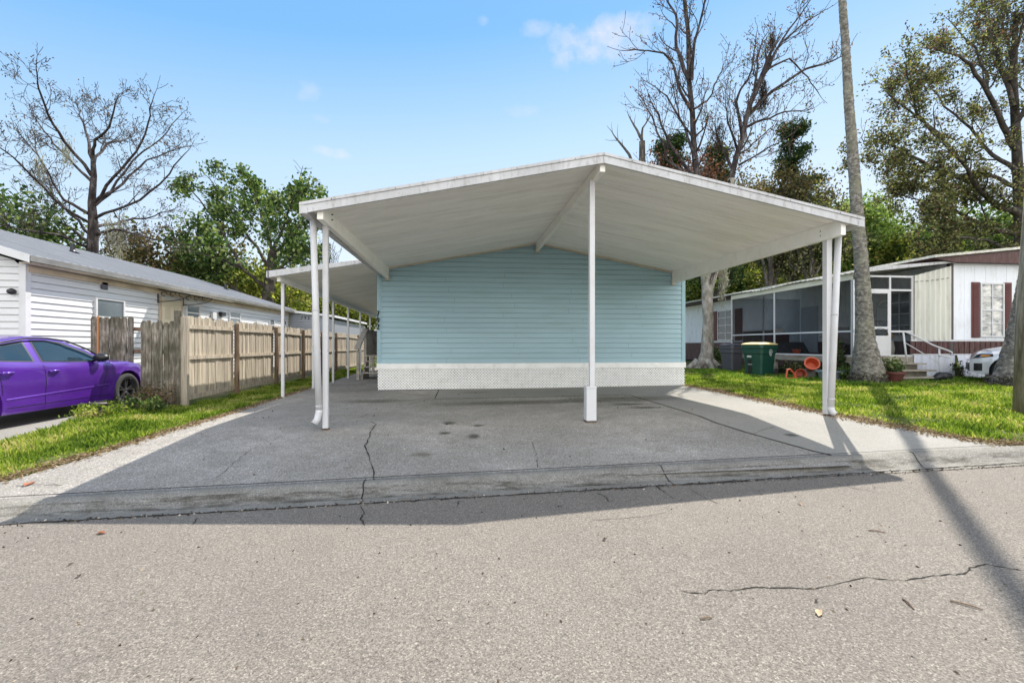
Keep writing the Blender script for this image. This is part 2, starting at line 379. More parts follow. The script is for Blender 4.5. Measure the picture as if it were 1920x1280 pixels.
def sheet(name, xs, y0, y1f, z0, m):
    mb = MB()
    for x in xs: mb.v += [(x, y0, gz(x, 0) + z0), (x, y1f(x), gz(x, 0) + z0)]
    for i in range(len(xs) - 1): a = 2 * i; mb.f.append((a, a + 2, a + 3, a + 1))
    return mb.build(name, m)
xs = [-150, -60, -30, -15] + list(range(-12, 16, 1)) + [20, 30, 60, 150]
tag(sheet('road', xs, -14.0, KG, 0, M['asphalt']), 'light worn asphalt street in the foreground', kind='structure')
W60 = [-150, -40, -9.8, -4.4, 6, 14, 40, 150]
mb = MB(); W60 = [-150, -60, -30, -15] + list(range(-10, 20)) + [25, 40, 60, 150]; YR = [0, .3, .8, 1.4, 2.4, 2.9, 3.6, 20, 60, 200]
for x in W60:
    for t in YR: y = KB(max(-20, min(20, x))) + t; mb.v.append((x, y, float(gz(x, y)) - .014))
for i in range(len(W60) - 1):
    for j in range(len(YR) - 1): a = i * len(YR) + j; mb.f.append((a, a + len(YR), a + len(YR) + 1, a + 1))
tag(mb.build('lawn', M['lawn']), 'lawn behind the kerb', kind='structure')
mb = MB(); prof = [(0, .004), (.08, .020), (.20, .022), (.32, .006), (.44, -.030), (.56, -.062), (.68, -.072), (.82, -.066), (1, -.055)]
KX = lambda x: float(D(5.05)) 
kx = np.linspace(-40, 40, 161)
for x in kx:
    for t, z in prof: mb.v.append((x, KB(x) + (KG(x) - KB(x)) * t, S * x - float(D(KB(x))) + z + (D(KB(x)) + .055 - .262) * t))
for i in range(len(kx) - 1):
    for j in range(len(prof) - 1):
        a = i * len(prof) + j; mb.f.append((a, a + 1, a + len(prof) + 1, a + len(prof)))
kerb = tag(mb.build('kerb', M['kerb'], smooth=True), 'low rolled concrete kerb between street and driveway', kind='structure')
def kz(x, t): return S * x - float(D(KB(x))) + float(np.interp(t, [p[0] for p in prof], [p[1] for p in prof])) + (float(D(KB(x))) + .055 - .262) * t
drive = tag(grid('driveway', [(KB(-4.3) - .03, [-4.86, 4.62]), (5.25, [-4.86, 4.62]), (5.45, [-4.84, 4.52]), (6.4, [-4.58, 4.20]), (6.9, [-4.46, 4.08]), (7.6, [-4.30, 4.03]), (8.8, [-4.32, 4.02]), (10.64, [-4.38, 4.02])], 0, M['slab']), 'weathered grey concrete driveway slab under the carport', kind='structure')
rear = grid('driveway_rear', [(10.64, [-4.38, -.62]), (15, [-4.45, -.62]), (30, [-5.1, -.62])], 0, M['slab']); rear.parent = drive; rear['kind'] = 'structure'
flare = tag(grid('driveway_flare', [(KB(-5.6) - .04, [-5.6, -4.864]), (5.2, [-5.2, -4.864]), (5.45, [-4.92, -4.844])], 0, M['slab_new']), 'sunlit flare at the left edge of the driveway', kind='structure')
path = tag(grid('path', [(KB(5) - .03, [4.66, 7.9]), (5.25, [4.63, 7.5]), (5.45, [4.53, 7.22]), (6.3, [4.24, 6.78]), (6.9, [4.09, 6.5]), (7.6, [4.04, 6.3]), (8.8, [4.03, 6.38]), (10.664, [4.03, 6.5]), (10.665, [-.612, 6.5]), (12.76, [-.612, 6.52])], .002, M['slab_new']),
           'paler concrete strip beside the driveway slab', kind='structure')
ndrive = tag(grid('neighbour_driveway', [(5.0, [-9.8, -5.95]), (6.9, [-9.8, -6.22]), (7.9, [-9.8, -6.35]), (9.26, [-9.6, -6.62]), (12.3, [-9.1, -6.7])], .006, M['slab_new']), 'neighbour concrete driveway under the purple car', kind='structure')
def _after_kerb():
    t = NT('gutter_dirt'); t.b.inputs['Base Color'].default_value = (.06, .052, .038, 1); t.b.inputs['Roughness'].default_value = 1; t.b.inputs['Specular IOR Level'].default_value = .1
    f = t.ramp(t.noise(2.6, 8, .75, t.vec((1, 5, 1))), [(.46, g3(0)), (.72, g3(.75))]); tr = t.n('ShaderNodeBsdfTransparent'); ms = t.n('ShaderNodeMixShader'); t.l(f, ms.inputs[0]); t.l(tr.outputs[0], ms.inputs[1]); t.l(t.b.outputs[0], ms.inputs[2]); t.l(ms.outputs[0], t.t.nodes['Material Output'].inputs[0])
    mb = MB(); XS = np.linspace(-12, 14, 180)
    for x in XS:
        for tt in (.36, .46, .58, .70): mb.v.append((x, KB(x) + (KG(x) - KB(x)) * tt, kz(x, tt) + .002 + .0015))
    for i in range(len(XS) - 1):
        for j in range(3): a = i * 4 + j; mb.f.append((a, a + 1, a + 5, a + 4))
    mb.build('gutter_dirt', t.m, kerb)
_after_kerb()
def ribbon(mb, pts, w, z, jit=0, rng=random.Random(3), sub=6):
    P = [Vector((p[0], p[1])) for p in pts]; Q = []
    for a, b in zip(P[:-1], P[1:]):
        for k in range(sub):
            q = a.lerp(b, k / sub); 
            if jit: q = q + Vector((rng.gauss(0, jit), rng.gauss(0, jit)))
            Q.append(q)
    Q.append(P[-1]); o = len(mb.v)
    for i, q in enumerate(Q):
        d = (Q[min(i + 1, len(Q) - 1)] - Q[max(i - 1, 0)]).normalized(); n = Vector((-d.y, d.x)); ww = w * (.35 + 1.1 * rng.random() if jit else 1) * (.25 if jit and i in (0, len(Q) - 1) else 1)
        for s_ in (-.5, .5):
            r = q + n * ww * s_; mb.v.append((r.x, r.y, float(gz(r.x, r.y)) + z))
    for i in range(len(Q) - 1): a = o + 2 * i; mb.f.append((a, a + 1, a + 3, a + 2))
px2 = lambda L, z0=0: [G(*p, z0)[:2] for p in L]
mb = MB(); R = random.Random(5)
for L, w in [([(703, 908), (697, 870), (684, 835), (698, 805), (705, 795), (694, 790)], .022), ([(664, 786), (690, 776), (726, 768), (770, 758), (790, 751)], .014), ([(1010, 878), (1006, 858), (1002, 840), (998, 828)], .013),
             ([(403, 898), (432, 874), (463, 848), (490, 832)], .008), ([(118, 910), (60, 908), (25, 912)], .012), ([(1412, 814), (1437, 803), (1455, 800)], .012)]:
    ribbon(mb, px2(L), w * .62, .0045, .008, R)
c = mb.build('crack', M['crack'], drive)
mb = MB(); ribbon(mb, [(4.64, 5.25), (4.525, 5.45), (4.22, 6.35), (4.085, 6.9), (4.035, 7.6), (4.025, 8.8), (4.025, 10.65), (-.615, 10.655), (-.615, 12.76)], .018, .0075); ribbon(mb, [(-4.86, KB(-4.86) + .008), (4.62, KB(4.62) + .008)], .020, .0285, sub=40)
ribbon(mb, [(-4.86, KB(-4.86) + .008), (-9, KB(-9) + .008)], .012, .0255, sub=20); ribbon(mb, [(4.62, KB(4.62) + .008), (7.9, KB(7.9) + .008)], .013, .0255, sub=20)
mb.build('joint', M['crack'], drive)
mb = MB()
for L, w in [([(686, 903), (680, 922), (674, 944)], .014), ([(1233, 872), (1243, 884), (1262, 905)], .012), ([(1706, 848), (1722, 862), (1730, 872)], .012)]:
    P = px2(L)
    o_ = len(mb.v)
    a, b = P[0], P[-1]
    for t, z in prof:
        x = a[0] + (b[0] - a[0]) * t; y = KB(x) + (KG(x) - KB(x)) * t
        jx = R.gauss(0, .008)
        mb.v += [(x - w / 2 + jx, y, kz(x, t) + .004), (x + w / 2 + jx, y, kz(x, t) + .004)]
    for i in range(len(prof) - 1): q = o_ + 2 * i; mb.f.append((q, q + 1, q + 3, q + 2))
mb.build('joint', M['crack'], kerb)
mb = MB(); road = bpy.data.objects['road']
for L, w in [([(1275, 1108), (1320, 1113), (1335, 1105), (1370, 1108), (1410, 1101), (1460, 1102), (1530, 1103), (1620, 1083), (1695, 1088), (1740, 1080), (1780, 1077), (1808, 1076), (1822, 1064), (1850, 1058), (1920, 1070)], .009),
             ([(676, 948), (682, 962), (676, 972), (684, 985)], .012), ([(1290, 915), (1325, 935), (1350, 945)], .006), ([(860, 938), (856, 950), (846, 952)], .01), ([(1228, 908), (1250, 925), (1262, 935)], .008),
             ([(1110, 975), (1200, 970), (1260, 958)], .005), ([(370, 970), (360, 985)], .01), ([(1560, 905), (1600, 915), (1640, 922)], .006), ([(1120, 925), (1135, 930), (1140, 940)], .01)]:
    ribbon(mb, px2(L), w, .0035, .004, R)
ribbon(mb, [(x, KG(x) - .012) for x in np.linspace(-5, 7, 30)], .026, .004, .006, R, 8)
mb.build('crack', M['crack'], road)
# oil stains and a tarry line on the slab
def stain(px, py, rx, ry, m, parent, z=.006, zz=0):
    p = G(px, py, zz); n = 26; mb = MB(); mb.v.append((p.x, p.y, gz(p.x, p.y) + z)); ph = R.random() * 6
    for k in range(n):
        a = 2 * math.pi * k / n; q = 1 + .18 * math.sin(2 * a + ph) + .12 * math.sin(5 * a + ph * 2)
        x = p.x + rx * q * math.cos(a); y_ = p.y + ry * q * math.sin(a); mb.v.append((x, y_, gz(x, y_) + z))
    for k in range(n): mb.f.append((0, 1 + k, 1 + (k + 1) % n))
    o = mb.build('oil_stain', m, parent); return o
def stainm(name, c, amt):
    t = NT(name); t.b.inputs['Base Color'].default_value = (*c, 1); t.b.inputs['Roughness'].default_value = .8; t.b.inputs['Specular IOR Level'].default_value = .1
    g = t.tc.outputs['Generated']; vm = t.n('ShaderNodeVectorMath', operation='DISTANCE'); t.l(g, vm.inputs[0]); vm.inputs[1].default_value = (.5, .5, .5)
    mp = t.n('ShaderNodeMapping'); mp.inputs['Scale'].default_value = (1, 1, 0); mp.inputs['Location'].default_value = (0, 0, .5); t.l(g, mp.inputs[0]); t.l(mp.outputs[0], vm.inputs[0])
    f = t.ramp(t.math('ADD', vm.outputs['Value'], t.math('MULTIPLY', t.math('SUBTRACT', t.noise(14, 5, .7), .5), .35)), [(.12, g3(amt)), (.46, g3(0))])
    tr = t.n('ShaderNodeBsdfTransparent'); ms = t.n('ShaderNodeMixShader'); t.l(f, ms.inputs[0]); t.l(tr.outputs[0], ms.inputs[1]); t.l(t.b.outputs[0], ms.inputs[2]); t.l(ms.outputs[0], t.t.nodes['Material Output'].inputs[0]); return t.m
sm = stainm('oil', (.07, .066, .05), .6); sg = stainm('damp_stain', (.14, .13, .09), .42)
for a in [(843, 793, .13, .15, sm), (888, 818, .13, .14, sm), (897, 798, .12, .09, sm), (834, 812, .12, .09, sm), (1175, 758, .45, .16, sm), (1210, 764, .35, .16, sm), (790, 852, .2, .1, sg), (1160, 748, 1.9, .6, sg), (960, 755, 2.1, .5, sg), (700, 752, 1.2, .4, sg)]:
    stain(*a, drive)
stain(890, 736, .6, .14, sg, path, .0085); stain(1484, 816, .12, .09, sm, path, .0085)

# ------------------------------------------------------------------ blue house
XL, XR, YW, XC = -2.27, 6.55, 12.8, 2.15
house = thing('blue_house', (XC, YW, 0), 'pale blue lap sided mobile home with white lattice skirting behind the carport', 'house')
ZB = .735
def siding(mb, axis, c0, u0, u1, z0, zfun, pitch, outn, out=.016, dbl=False):
    """lap courses on plane axis=c0; zfun(u)->top height, gable allowed (u-range shrinks)"""
    z = z0
    ztop = max(zfun(u) for u in np.linspace(u0, u1, 41))
    def rng_(zz):
        us = [u for u in np.linspace(u0, u1, 401) if zfun(u) >= zz - 1e-6]
        return (us[0], us[-1]) if us else None
    G_ = .011; dp = .026
    while z < ztop - 1e-4:
        z2 = min(z + pitch, ztop); a = rng_(z); b = rng_(z2) or ((a[0] + a[1]) / 2,) * 2
        P = lambda u, zz, o: ((u, c0 + outn * o, zz) if axis == 'y' else (c0 + outn * o, u, zz))
        mb.add([P(a[0], z, -dp), P(a[1], z, -dp), P(a[1], z, out), P(a[0], z, out)], [(0, 1, 2, 3)])
        mb.add([P(b[0], z2 - G_, 0), P(b[1], z2 - G_, 0), P(b[1], z2 - G_, -dp), P(b[0], z2 - G_, -dp)], [(0, 1, 2, 3)])
        mb.add([P(b[0], z2 - G_, -dp), P(b[1], z2 - G_, -dp), P(b[1], z2, -dp), P(b[0], z2, -dp)], [(0, 1, 2, 3)])
        z2n = z2; z2 = z2 - G_
        mb.add([P(a[0], z, out), P(a[1], z, out), P(b[1], z2, 0), P(b[0], z2, 0)], [(0, 1, 2, 3)])
        z = z2n
gab = lambda x: 3.40 + (4.18 - 3.40) * (1 - abs(x - XC) / (XR - XC))
mb = MB(); siding(mb, 'y', YW, XL + .08, XR - .08, ZB, gab, .1415, -1)
nf = len(mb.f); RS_ = random.Random(17)
for k in range(18):
    for x in ([XL + 3.66, XL + 7.3] if k % 2 else [XL + 1.85, XL + 5.5]):
        z = ZB + k * .1415; x += RS_.uniform(-.25, .25)
        if z + .13 < gab(x) - .05: mb.add([(x, YW - .0185, z + .002), (x + .006, YW - .0185, z + .002), (x + .006, YW - .0025, z + .129), (x, YW - .0025, z + .129)], [(0, 1, 2, 3)])
w_ = mb.build('wall', M['siding'], house); w_.data.materials.append(flat('siding_seam', (.16, .24, .27), .9))  # second material: thin dark joint lines between siding lengths
for i in range(nf, len(w_.data.polygons)): w_.data.polygons[i].material_index = 1
mb = MB(); siding(mb, 'x', XL, YW + .08, 30, ZB, lambda y: 3.40, .1415, -1); mb.build('wall', M['siding'], house)
mb = MB(); siding(mb, 'x', XR, YW + .08, 30, ZB, lambda y: 3.40, .1415, 1); mb.build('wall', M['siding'], house)
MB().box(XL + .045, XR - .045, YW + .045, 30, .3, 3.38).build('wall_core', M['siding'], house)
for x in (XL, XR):
    s_ = -1 if x == XL else 1
    MB().box(min(x + s_ * .022, x - s_ * .085), max(x + s_ * .022, x - s_ * .085), YW - .024, YW + .085, ZB - .02, 3.42).build('corner_board', M['corner'], house)
MB().box(XL - .03, XR + .03, YW - .045, YW + .02, ZB - .16, ZB - .004).build('skirt_band', M['lattice'], house, bevel=.004)
# lattice: real diagonal strips
def lattice(name, x0, x1, zb, zt, y):
    mb = MB(); p = .080; w = .034
    for s_, yy in ((1, y), (-1, y - .008)):
        h = zt - zb; k = x0 - h
        while k < x1 + h:
            a, b = (k, k + h) if s_ > 0 else (k + h, k)
            # clip strip centre line to [x0,x1]
            def zz(x): return zb + (x - a) / (b - a) * h
            xa, xb = max(min(a, b), x0), min(max(a, b), x1)
            if xb - xa > .02: mb.beam((xa, yy, zz(xa)), (xb, yy, zz(xb)), w, .006, up=(0, 1, 0))
            k += p
    return mb
lattice('lattice', XL + .0, XR, .02, ZB - .165, YW - .012).build('lattice_skirt', M['lattice'], house)
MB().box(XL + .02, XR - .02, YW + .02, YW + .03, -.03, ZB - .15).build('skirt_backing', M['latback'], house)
MB().box(XL + .01, XL + .02, YW + .03, 30, -.03, ZB - .02).build('skirt_backing', M['lattice'], house)
MB().box(XR - .02, XR - .01, YW + .03, 30, .03, ZB - .02).build('skirt_backing', M['lattice'], house)
mb = MB().prism([(XL - .25, YW, 3.40), (XC, YW, 4.24), (XR + .2, YW, 3.40), (XR + .2, YW, 3.46), (XC, YW, 4.30), (XL - .25, YW, 3.46)], (0, 17.6, 0)); mb.build('roof', M['metalroof'], house)
# house number, black figures on the side wall beside the corner
def text(body, size, loc, rot, m, parent, name, ext=.006, al='CENTER'):
    cu = bpy.data.curves.new(name, 'FONT'); cu.body = body; cu.size = size; cu.extrude = ext; cu.align_x = al; cu.space_line = .8
    o = bpy.data.objects.new(name, cu); C.objects.link(o); bpy.context.view_layer.update()
    me = bpy.data.meshes.new_from_object(o.evaluated_get(bpy.context.evaluated_depsgraph_get())); C.objects.unlink(o); bpy.data.objects.remove(o)
    me.name = name; me.materials.clear(); me.materials.append(m); n = bpy.data.objects.new(name, me); C.objects.link(n)
    pl = Vector(parent.location) if parent.parent is None else Vector(parent['_o'])
    n.parent = parent; n.location = Vector(loc) - pl; n.rotation_euler = rot; return n
text('7\n9\n2', .22, (XL + .01, YW - .05, 2.02), (rad(90), 0, rad(-40)), M['black'], house, 'house_number', .012)

# ------------------------------------------------------------------ carport
YF = 6.72
cp = thing('carport', (2.08, 7.16, 0), 'large white aluminium gabled carport on slim posts over the driveway', 'carport')
def deck(name, xa, za_f, za_b, xb, zb_f, zb_b, y0, y1, n=20):
    """pans run along x; underside ribs every pan"""
    mb = MB(); step = (y1 - y0) / n
    for k in range(n):
        for (ya, yb, dz) in ((y0 + k * step, y0 + k * step + .022, .016), (y0 + k * step + .022, y0 + (k + 1) * step, 0)):
            Z = lambda f, b, y: f + (b - f) * (y - y0) / (y1 - y0)
            vs = []
            for (x, f, b) in ((xa, za_f, za_b), (xb, zb_f, zb_b)):
                for y in (ya, yb):
                    vs += [(x, y, Z(f, b, y) + dz), (x, y, Z(f, b, y) + .075)]
            mb.add(vs, [(0, 2, 6, 4), (1, 5, 7, 3), (0, 4, 5, 1), (2, 3, 7, 6), (0, 1, 3, 2), (4, 6, 7, 5)])
    return mb
EL, ER = -2.27, 6.50
deck('d', EL + .03, 3.17, 3.31, XC - .005, 4.07, 4.13, YF + .03, YW - .03).build('roof_panel', M['soffit'], cp)
deck('d', XC + .005, 4.07, 4.13, ER - .03, 3.22, 3.34, YF + .03, YW - .03).build('roof_panel', M['soffit'], cp)
def fas(xa, za, xb, zb, h, y0, t, hh):
    return MB().prism([(xa, y0, za - h), (xb, y0, zb - h), (xb, y0, zb), (xa, y0, za)], (0, t, 0))
for (xa, za, xb, zb) in ((EL, 3.255, XC - .004, 4.165), (XC + .004, 4.165, ER, 3.315)):
    f = fas(xa, za - .045, xb, zb - .045, .115, YF - .012, .03, 0).build('fascia', M['fascia'], cp)
    fas(xa, za, xb, zb, .042, YF - .026, .06, 0).build('fascia_cap', M['fascia'], cp)
    fas(xa, za - .150, xb, zb - .150, .012, YF - .024, .04, 0).build('fascia_lip', M['fascia'], cp)
for i, (xa, za, xb, zb) in enumerate(((EL, 3.255, XC - .004, 4.165), (XC + .004, 4.165, ER, 3.315))):
    for k in range(5):
        f = (k + .5) / 5; x = xa + (xb - xa) * f; z = za + (zb - za) * f - .028; MB().lathe([(0, -.004), (.007, -.004), (.009, .002)], 8, 'y', (x, YF - .026, z)).build('screw', M['black'], cp)
# side gutters
MB().prism([(EL, YF - .02, 3.10), (EL + .11, YF - .02, 3.10), (EL + .11, YF - .02, 3.19), (EL, YF - .02, 3.26)], (0, YW - YF + .5, .06)).build('gutter', M['fascia'], cp)
MB().prism([(ER - .11, YF - .02, 3.16), (ER, YF - .02, 3.16), (ER, YF - .02, 3.31), (ER - .11, YF - .02, 3.25)], (0, YW - YF + .5, .06)).build('gutter', M['fascia'], cp)
def pbeam(x, w, zb, zt0, zt1, y0, y1):
    mb = MB().add([(x - w / 2, y0, zb), (x + w / 2, y0, zb), (x + w / 2, y1, zb + .01), (x - w / 2, y1, zb + .01), (x - w / 2, y0, zt0), (x + w / 2, y0, zt0), (x + w / 2, y1, zt1), (x - w / 2, y1, zt1)],
                  [(0, 3, 2, 1), (4, 5, 6, 7), (0, 1, 5, 4), (1, 2, 6, 5), (2, 3, 7, 6), (3, 0, 4, 7)])
    return mb
pbeam(-2.01, .085, 3.04, 3.26, 3.36, YF + .05, YW - .03).build('side_beam', M['beamw'], cp, bevel=.006)
pbeam(6.19, .085, 3.035, 3.28, 3.40, YF + .05, YW - .03).build('side_beam', M['beamw'], cp, bevel=.006)
pbeam(XC, .085, 3.895, 4.06, 4.13, YF + .05, YW - .03).build('ridge_beam', M['beamw'], cp, bevel=.006)
for x, z in ((-2.01, 2.98), (6.19, 2.98), (XC, 3.84)):
    MB().box(x - .06, x + .06, YW - .075, YW - .022, z + .02, z + .26).build('beam_bracket', M['trimtan'], cp, bevel=.004)
for (xa, za, xb, zb) in ((XL + .12, 3.325, XC - .06, 4.125), (XC + .06, 4.125, XR - .22, 3.355)):
    MB().prism([(xa, YW - .07, za - .045), (xb, YW - .07, zb - .045), (xb, YW - .07, zb - .004), (xa, YW - .07, za - .004)], (0, .05, 0)).build('wall_ledger', M['trimtan'], cp)
def post(x, y, w, zt, z0=None): return MB().box(x - w / 2, x + w / 2, y - w / 2, y + w / 2, gz(x) if z0 is None else z0, zt)
post(-2.052, 7.2, .078, 3.12).build('post', M['white'], cp, bevel=.006)
post(6.275, 7.2, .10, 3.16).build('post', M['white'], cp, bevel=.006)
post(2.105, 7.2, .085, 3.92, .57).build('post', M['white'], cp, bevel=.006)
post(2.09, 7.24, .165, .56).build('post_base', M['white'], cp, bevel=.006)
MB().box(2.0, 2.18, 7.15, 7.33, .545, .575).build('post_collar', M['white'], cp, bevel=.004)
rust = paint('rusty_foot', (.12, .085, .06), .9, .3, 8)
for (x, y, w) in ((-2.052, 7.2, .10), (6.275, 7.2, .125), (2.09, 7.24, .18)): MB().box(x - w / 2, x + w / 2, y - w / 2, y + w / 2, gz(x, y) - .01, gz(x, y) + .014).build('post_foot', rust, cp)
def dspout(pts, r, kick):
    mb = MB().tube(pts, r, 14); d = mb.build('downspout', M['white'], cp, smooth=True)
    e = Vector(pts[-1]); f = e + Vector(kick)
    el_ = MB().tube([e + Vector((0, 0, .03)), e, e + Vector((kick[0] * .35, kick[1] * .35, kick[2] * .6)), f], [r * 1.06, r * 1.06, r * 1.02, r * 1.12], 14).build('elbow', M['white'], d, smooth=True)
    MB().tube([f - Vector(kick).normalized() * .01, f + Vector(kick).normalized() * .004], r * .92, 14).build('outlet', M['black'], d)
    for z in (.32, 1.75): q = Vector(pts[0]).lerp(e, (pts[0][2] - z) / (pts[0][2] - e.z)); MB().tube([q, q + Vector((0, 0, .02))], r * 1.1, 14).build('strap', M['fascia'], d)
q0, q1 = AY(587, 412, 7.05), AY(598, 772, 7.12)
dspout([tuple(q0), tuple(q0.lerp(q1, .5)), tuple(q1)], .047, (-.055, -.03, -.17))
q0, q1 = AY(1572, 442, 7.12), AY(1558, 766, 7.12)
dspout([tuple(q0), tuple(q0.lerp(q1, .5)), tuple(q1)], .05, (.045, -.02, -.085))
for x, z in ((-1.966, 3.15), (-1.966, 3.23), (6.146, 3.12), (6.146, 3.2)): MB().lathe([(0, -.004), (.01, -.004), (.01, .02)], 8, 'x', (x, 7.2, z)).build('bolt', M['black'], cp)

# ------------------------------------------------------------------ patio awning on the left of the house
aw = thing('patio_awning', (-4.33, 11.66, 0), 'flat white patio awning on thin posts along the left side of the blue house', 'awning')
AYF, AYB = 11.3, 25.5
def az(x, y): return 2.86 + (3.24 - 2.86) * (x + 4.5) / 2.1 - (y - AYF) * .012
mb = MB(); n = 36
for k in range(n):
    y0 = AYF + (AYB - AYF) * k / n; y1 = AYF + (AYB - AYF) * (k + 1) / n
    for ya, yb, dz in ((y0, y0 + .02, .012), (y0 + .02, y1, 0)):
        x0, x1 = -4.5, XL - .05
        mb.add([(x0, ya, az(x0, ya) + dz), (x1, ya, az(x1, ya) + dz), (x1, yb, az(x1, yb) + dz), (x0, yb, az(x0, yb) + dz), (x0, ya, az(x0, ya) + .08), (x1, ya, az(x1, ya) + .08), (x1, yb, az(x1, yb) + .08), (x0, yb, az(x0, yb) + .08)],
               [(0, 3, 2, 1), (4, 5, 6, 7), (0, 1, 5, 4), (1, 2, 6, 5), (2, 3, 7, 6), (3, 0, 4, 7)])
mb.build('roof_panel', M['soffit'], aw)
MB().prism([(-4.53, AYF - .03, 2.83), (XL - .12, AYF - .03, 3.205), (XL - .12, AYF - .03, 3.30), (-4.53, AYF - .03, 2.985)], (0, .026, 0)).build('fascia', M['fascia'], aw)
MB().prism([(-4.56, AYF - .03, 2.83), (-4.505, AYF - .03, 2.83), (-4.505, AYF - .03, 2.97), (-4.56, AYF - .03, 2.985)], (0, AYB - AYF, -.16)).build('gutter', M['fascia'], aw)
MB().prism([(-4.37, AYF + .1, 2.76), (-4.29, AYF + .1, 2.76), (-4.29, AYF + .1, 2.89), (-4.37, AYF + .1, 2.87)], (0, AYB - AYF - .2, -.17)).build('header_beam', M['beamw'], aw)
for y in (11.66, 13.97, 16.04, 18.1, 20.2, 22.3, 24.4):
    post(-4.33, y, .068, 2.79 - (y - AYF) * .012).build('post', M['white'], aw, bevel=.004)

# ------------------------------------------------------------------ wooden steps beside the house
st = thing('wooden_steps', (-3.0, 17.6, 0), 'grey wooden porch steps with side railing against the left wall of the blue house', 'steps')
SX0, SX1 = -3.75, XL - .04
for i in range(4):
    MB().box(SX0 + .06, SX1, 17.2 + i * .28, 17.52 + i * .28, .19 + i * .2, .23 + i * .2).build('tread', M['stepwood'], st)
for x in (SX0 + .1, SX1 - .05): MB().prism([(x, 17.2, -.02), (x, 18.4, -.02), (x, 18.4, .8), (x, 18.2, .8)], (.04, 0, 0)).build('stringer', M['stepwood'], st)
MB().box(SX0 + .02, SX1, 18.34, 20.0, .80, .84).build('landing', M['stepwood'], st)
for y, z in ((17.15, 1.05), (18.42, 1.8), (20.0, 1.8)): MB().box(SX0 - .05, SX0 + .05, y - .05, y + .05, -.03, z).build('rail_post', M['stepwood'], st)
MB().beam((SX0, 16.95, 1.10), (SX0, 18.45, 1.86), .2, .05).build('handrail', M['stepwood'], st)
MB().box(SX0 - .08, SX1, 19.95, 20.05, 1.80, 1.85).build('handrail', M['stepwood'], st)
MB().box(SX0 - .08, SX0 + .08, 18.4, 20.05, 1.80, 1.85).build('handrail', M['stepwood'], st)
mb = MB()
for k in range(9): mb.box(SX0 + .05 + k * .155, SX0 + .05 + k * .155 + .12, 20.0, 20.02, .8, 1.8)
for k in range(9): mb.box(SX0 - .012, SX0 + .012, 18.5 + k * .165, 18.5 + k * .165 + .12, .8, 1.8)
mb.build('picket_panel', M['stepwood'], st)

# ------------------------------------------------------------------ fences
def fence():
    t = thing('wooden_fence', (-5.8, 10.3, 0), 'long tan board fence with dark posts running back along the left grass strip', 'fence')
    ys = [10.28, 12.52, 15.04, 17.5, 19.8, 21.95, 24.2, 26.6, 28.8]
    R = random.Random(8); X = -5.82
    for i, y in enumerate(ys):
        zt = 1.79 if i else 1.86
        if i == 0:
            MB().box(X - .02, X + .10, y - .05, y + .05, -.08, 1.83).build('post', M['woodtan'], t, bevel=.006); continue
        MB().tube([(X + .03, y, -.08), (X + .03 + R.gauss(0, .01), y, .9), (X + .03, y, zt)], [.065, .062, .06], 8).build('post', M['woodpost'], t)
    for i in range(len(ys) - 1):
        y0, y1 = ys[i] + .05, ys[i + 1] - .05; mb = MB(); y = y0 - (.0 if i else .0); zt = 1.86 - .008 * i
        w = .142 if i == 0 else .10
        while y < y1:
            ww = min(w, y1 - y); h = zt + R.gauss(0, .018); dx = R.gauss(0, .006)
            yb = y + ww - .012
            mb.prism([(X - .05 + dx, y, .06 + R.random() * .05), (X - .05 + dx, yb, .06 + R.random() * .05), (X - .05 + dx, yb, h - .04), (X - .05 + dx, yb - .03, h), (X - .05 + dx, y + .03, h), (X - .05 + dx, y, h - .04)], (.018, 0, 0)); y += ww
        mb.build('board_panel', M['woodtan'], t)
        for z, hh in ((1.64, .085), (.97, .085), (.13, .10)):
            a = R.gauss(0, .012); MB().beam((X - .008, y0, z + a), (X - .008, y1, z - a), .04, hh).build('rail', M['woodtan'], t)
fence()
def oldfence(name, label, x0, x1, y, n, zt, m, seed, gaps=.004, post_x=None, stubs=False, strip=None):
    t = thing(name, (x0, y, 0), label, 'fence'); R = random.Random(seed); mb = MB(); w = (x1 - x0) / n
    for k in range(n):
        a = x0 + k * w; b = a + w - gaps - R.random() * .008; h = zt + R.gauss(0, .02); tl = R.gauss(0, .006); dy = R.gauss(0, .008)
        c_ = min(.03, (b - a) * .2)
        mb.prism([(a, y + dy, -.06), (b, y + dy, -.06), (b + tl, y + dy, h - .05), (b + tl - c_, y + dy, h), (a + tl + c_, y + dy, h), (a + tl, y + dy, h - .05)], (0, .024, 0))
    mb.build('boards', m, t)
    for z in (.45, 1.1, 1.62): MB().box(x0 - .02, x1 + (.32 if stubs else 0), y + .03, y + .07, z - .045, z + .045).build('rail', M['woodpost'], t)
    if post_x is not None: MB().tube([(post_x, y - .02, -.1), (post_x + .01, y - .02, 1.0), (post_x - .02, y - .02, zt + .22)], [.085, .085, .07], 7).build('post', m, t)
    if strip is not None: MB().box(strip, strip + .035, y - .03, y - .006, .5, zt + .03).build('orange_strip', paint('rusty_orange', (.45, .20, .08), .7), t)
oldfence('weathered_fence', 'short weathered grey plank fence panel in front of the purple car nose', -6.66, -5.99, 10.30, 6, 1.74, M['woodgrey'], 2, post_x=-5.90)
oldfence('weathered_fence', 'leaning old plank fence panel behind the hood of the purple car, with gap beside it', -8.72, -7.78, 11.8, 7, 1.90, M['woodgrey'], 4, stubs=True, strip=-8.56)

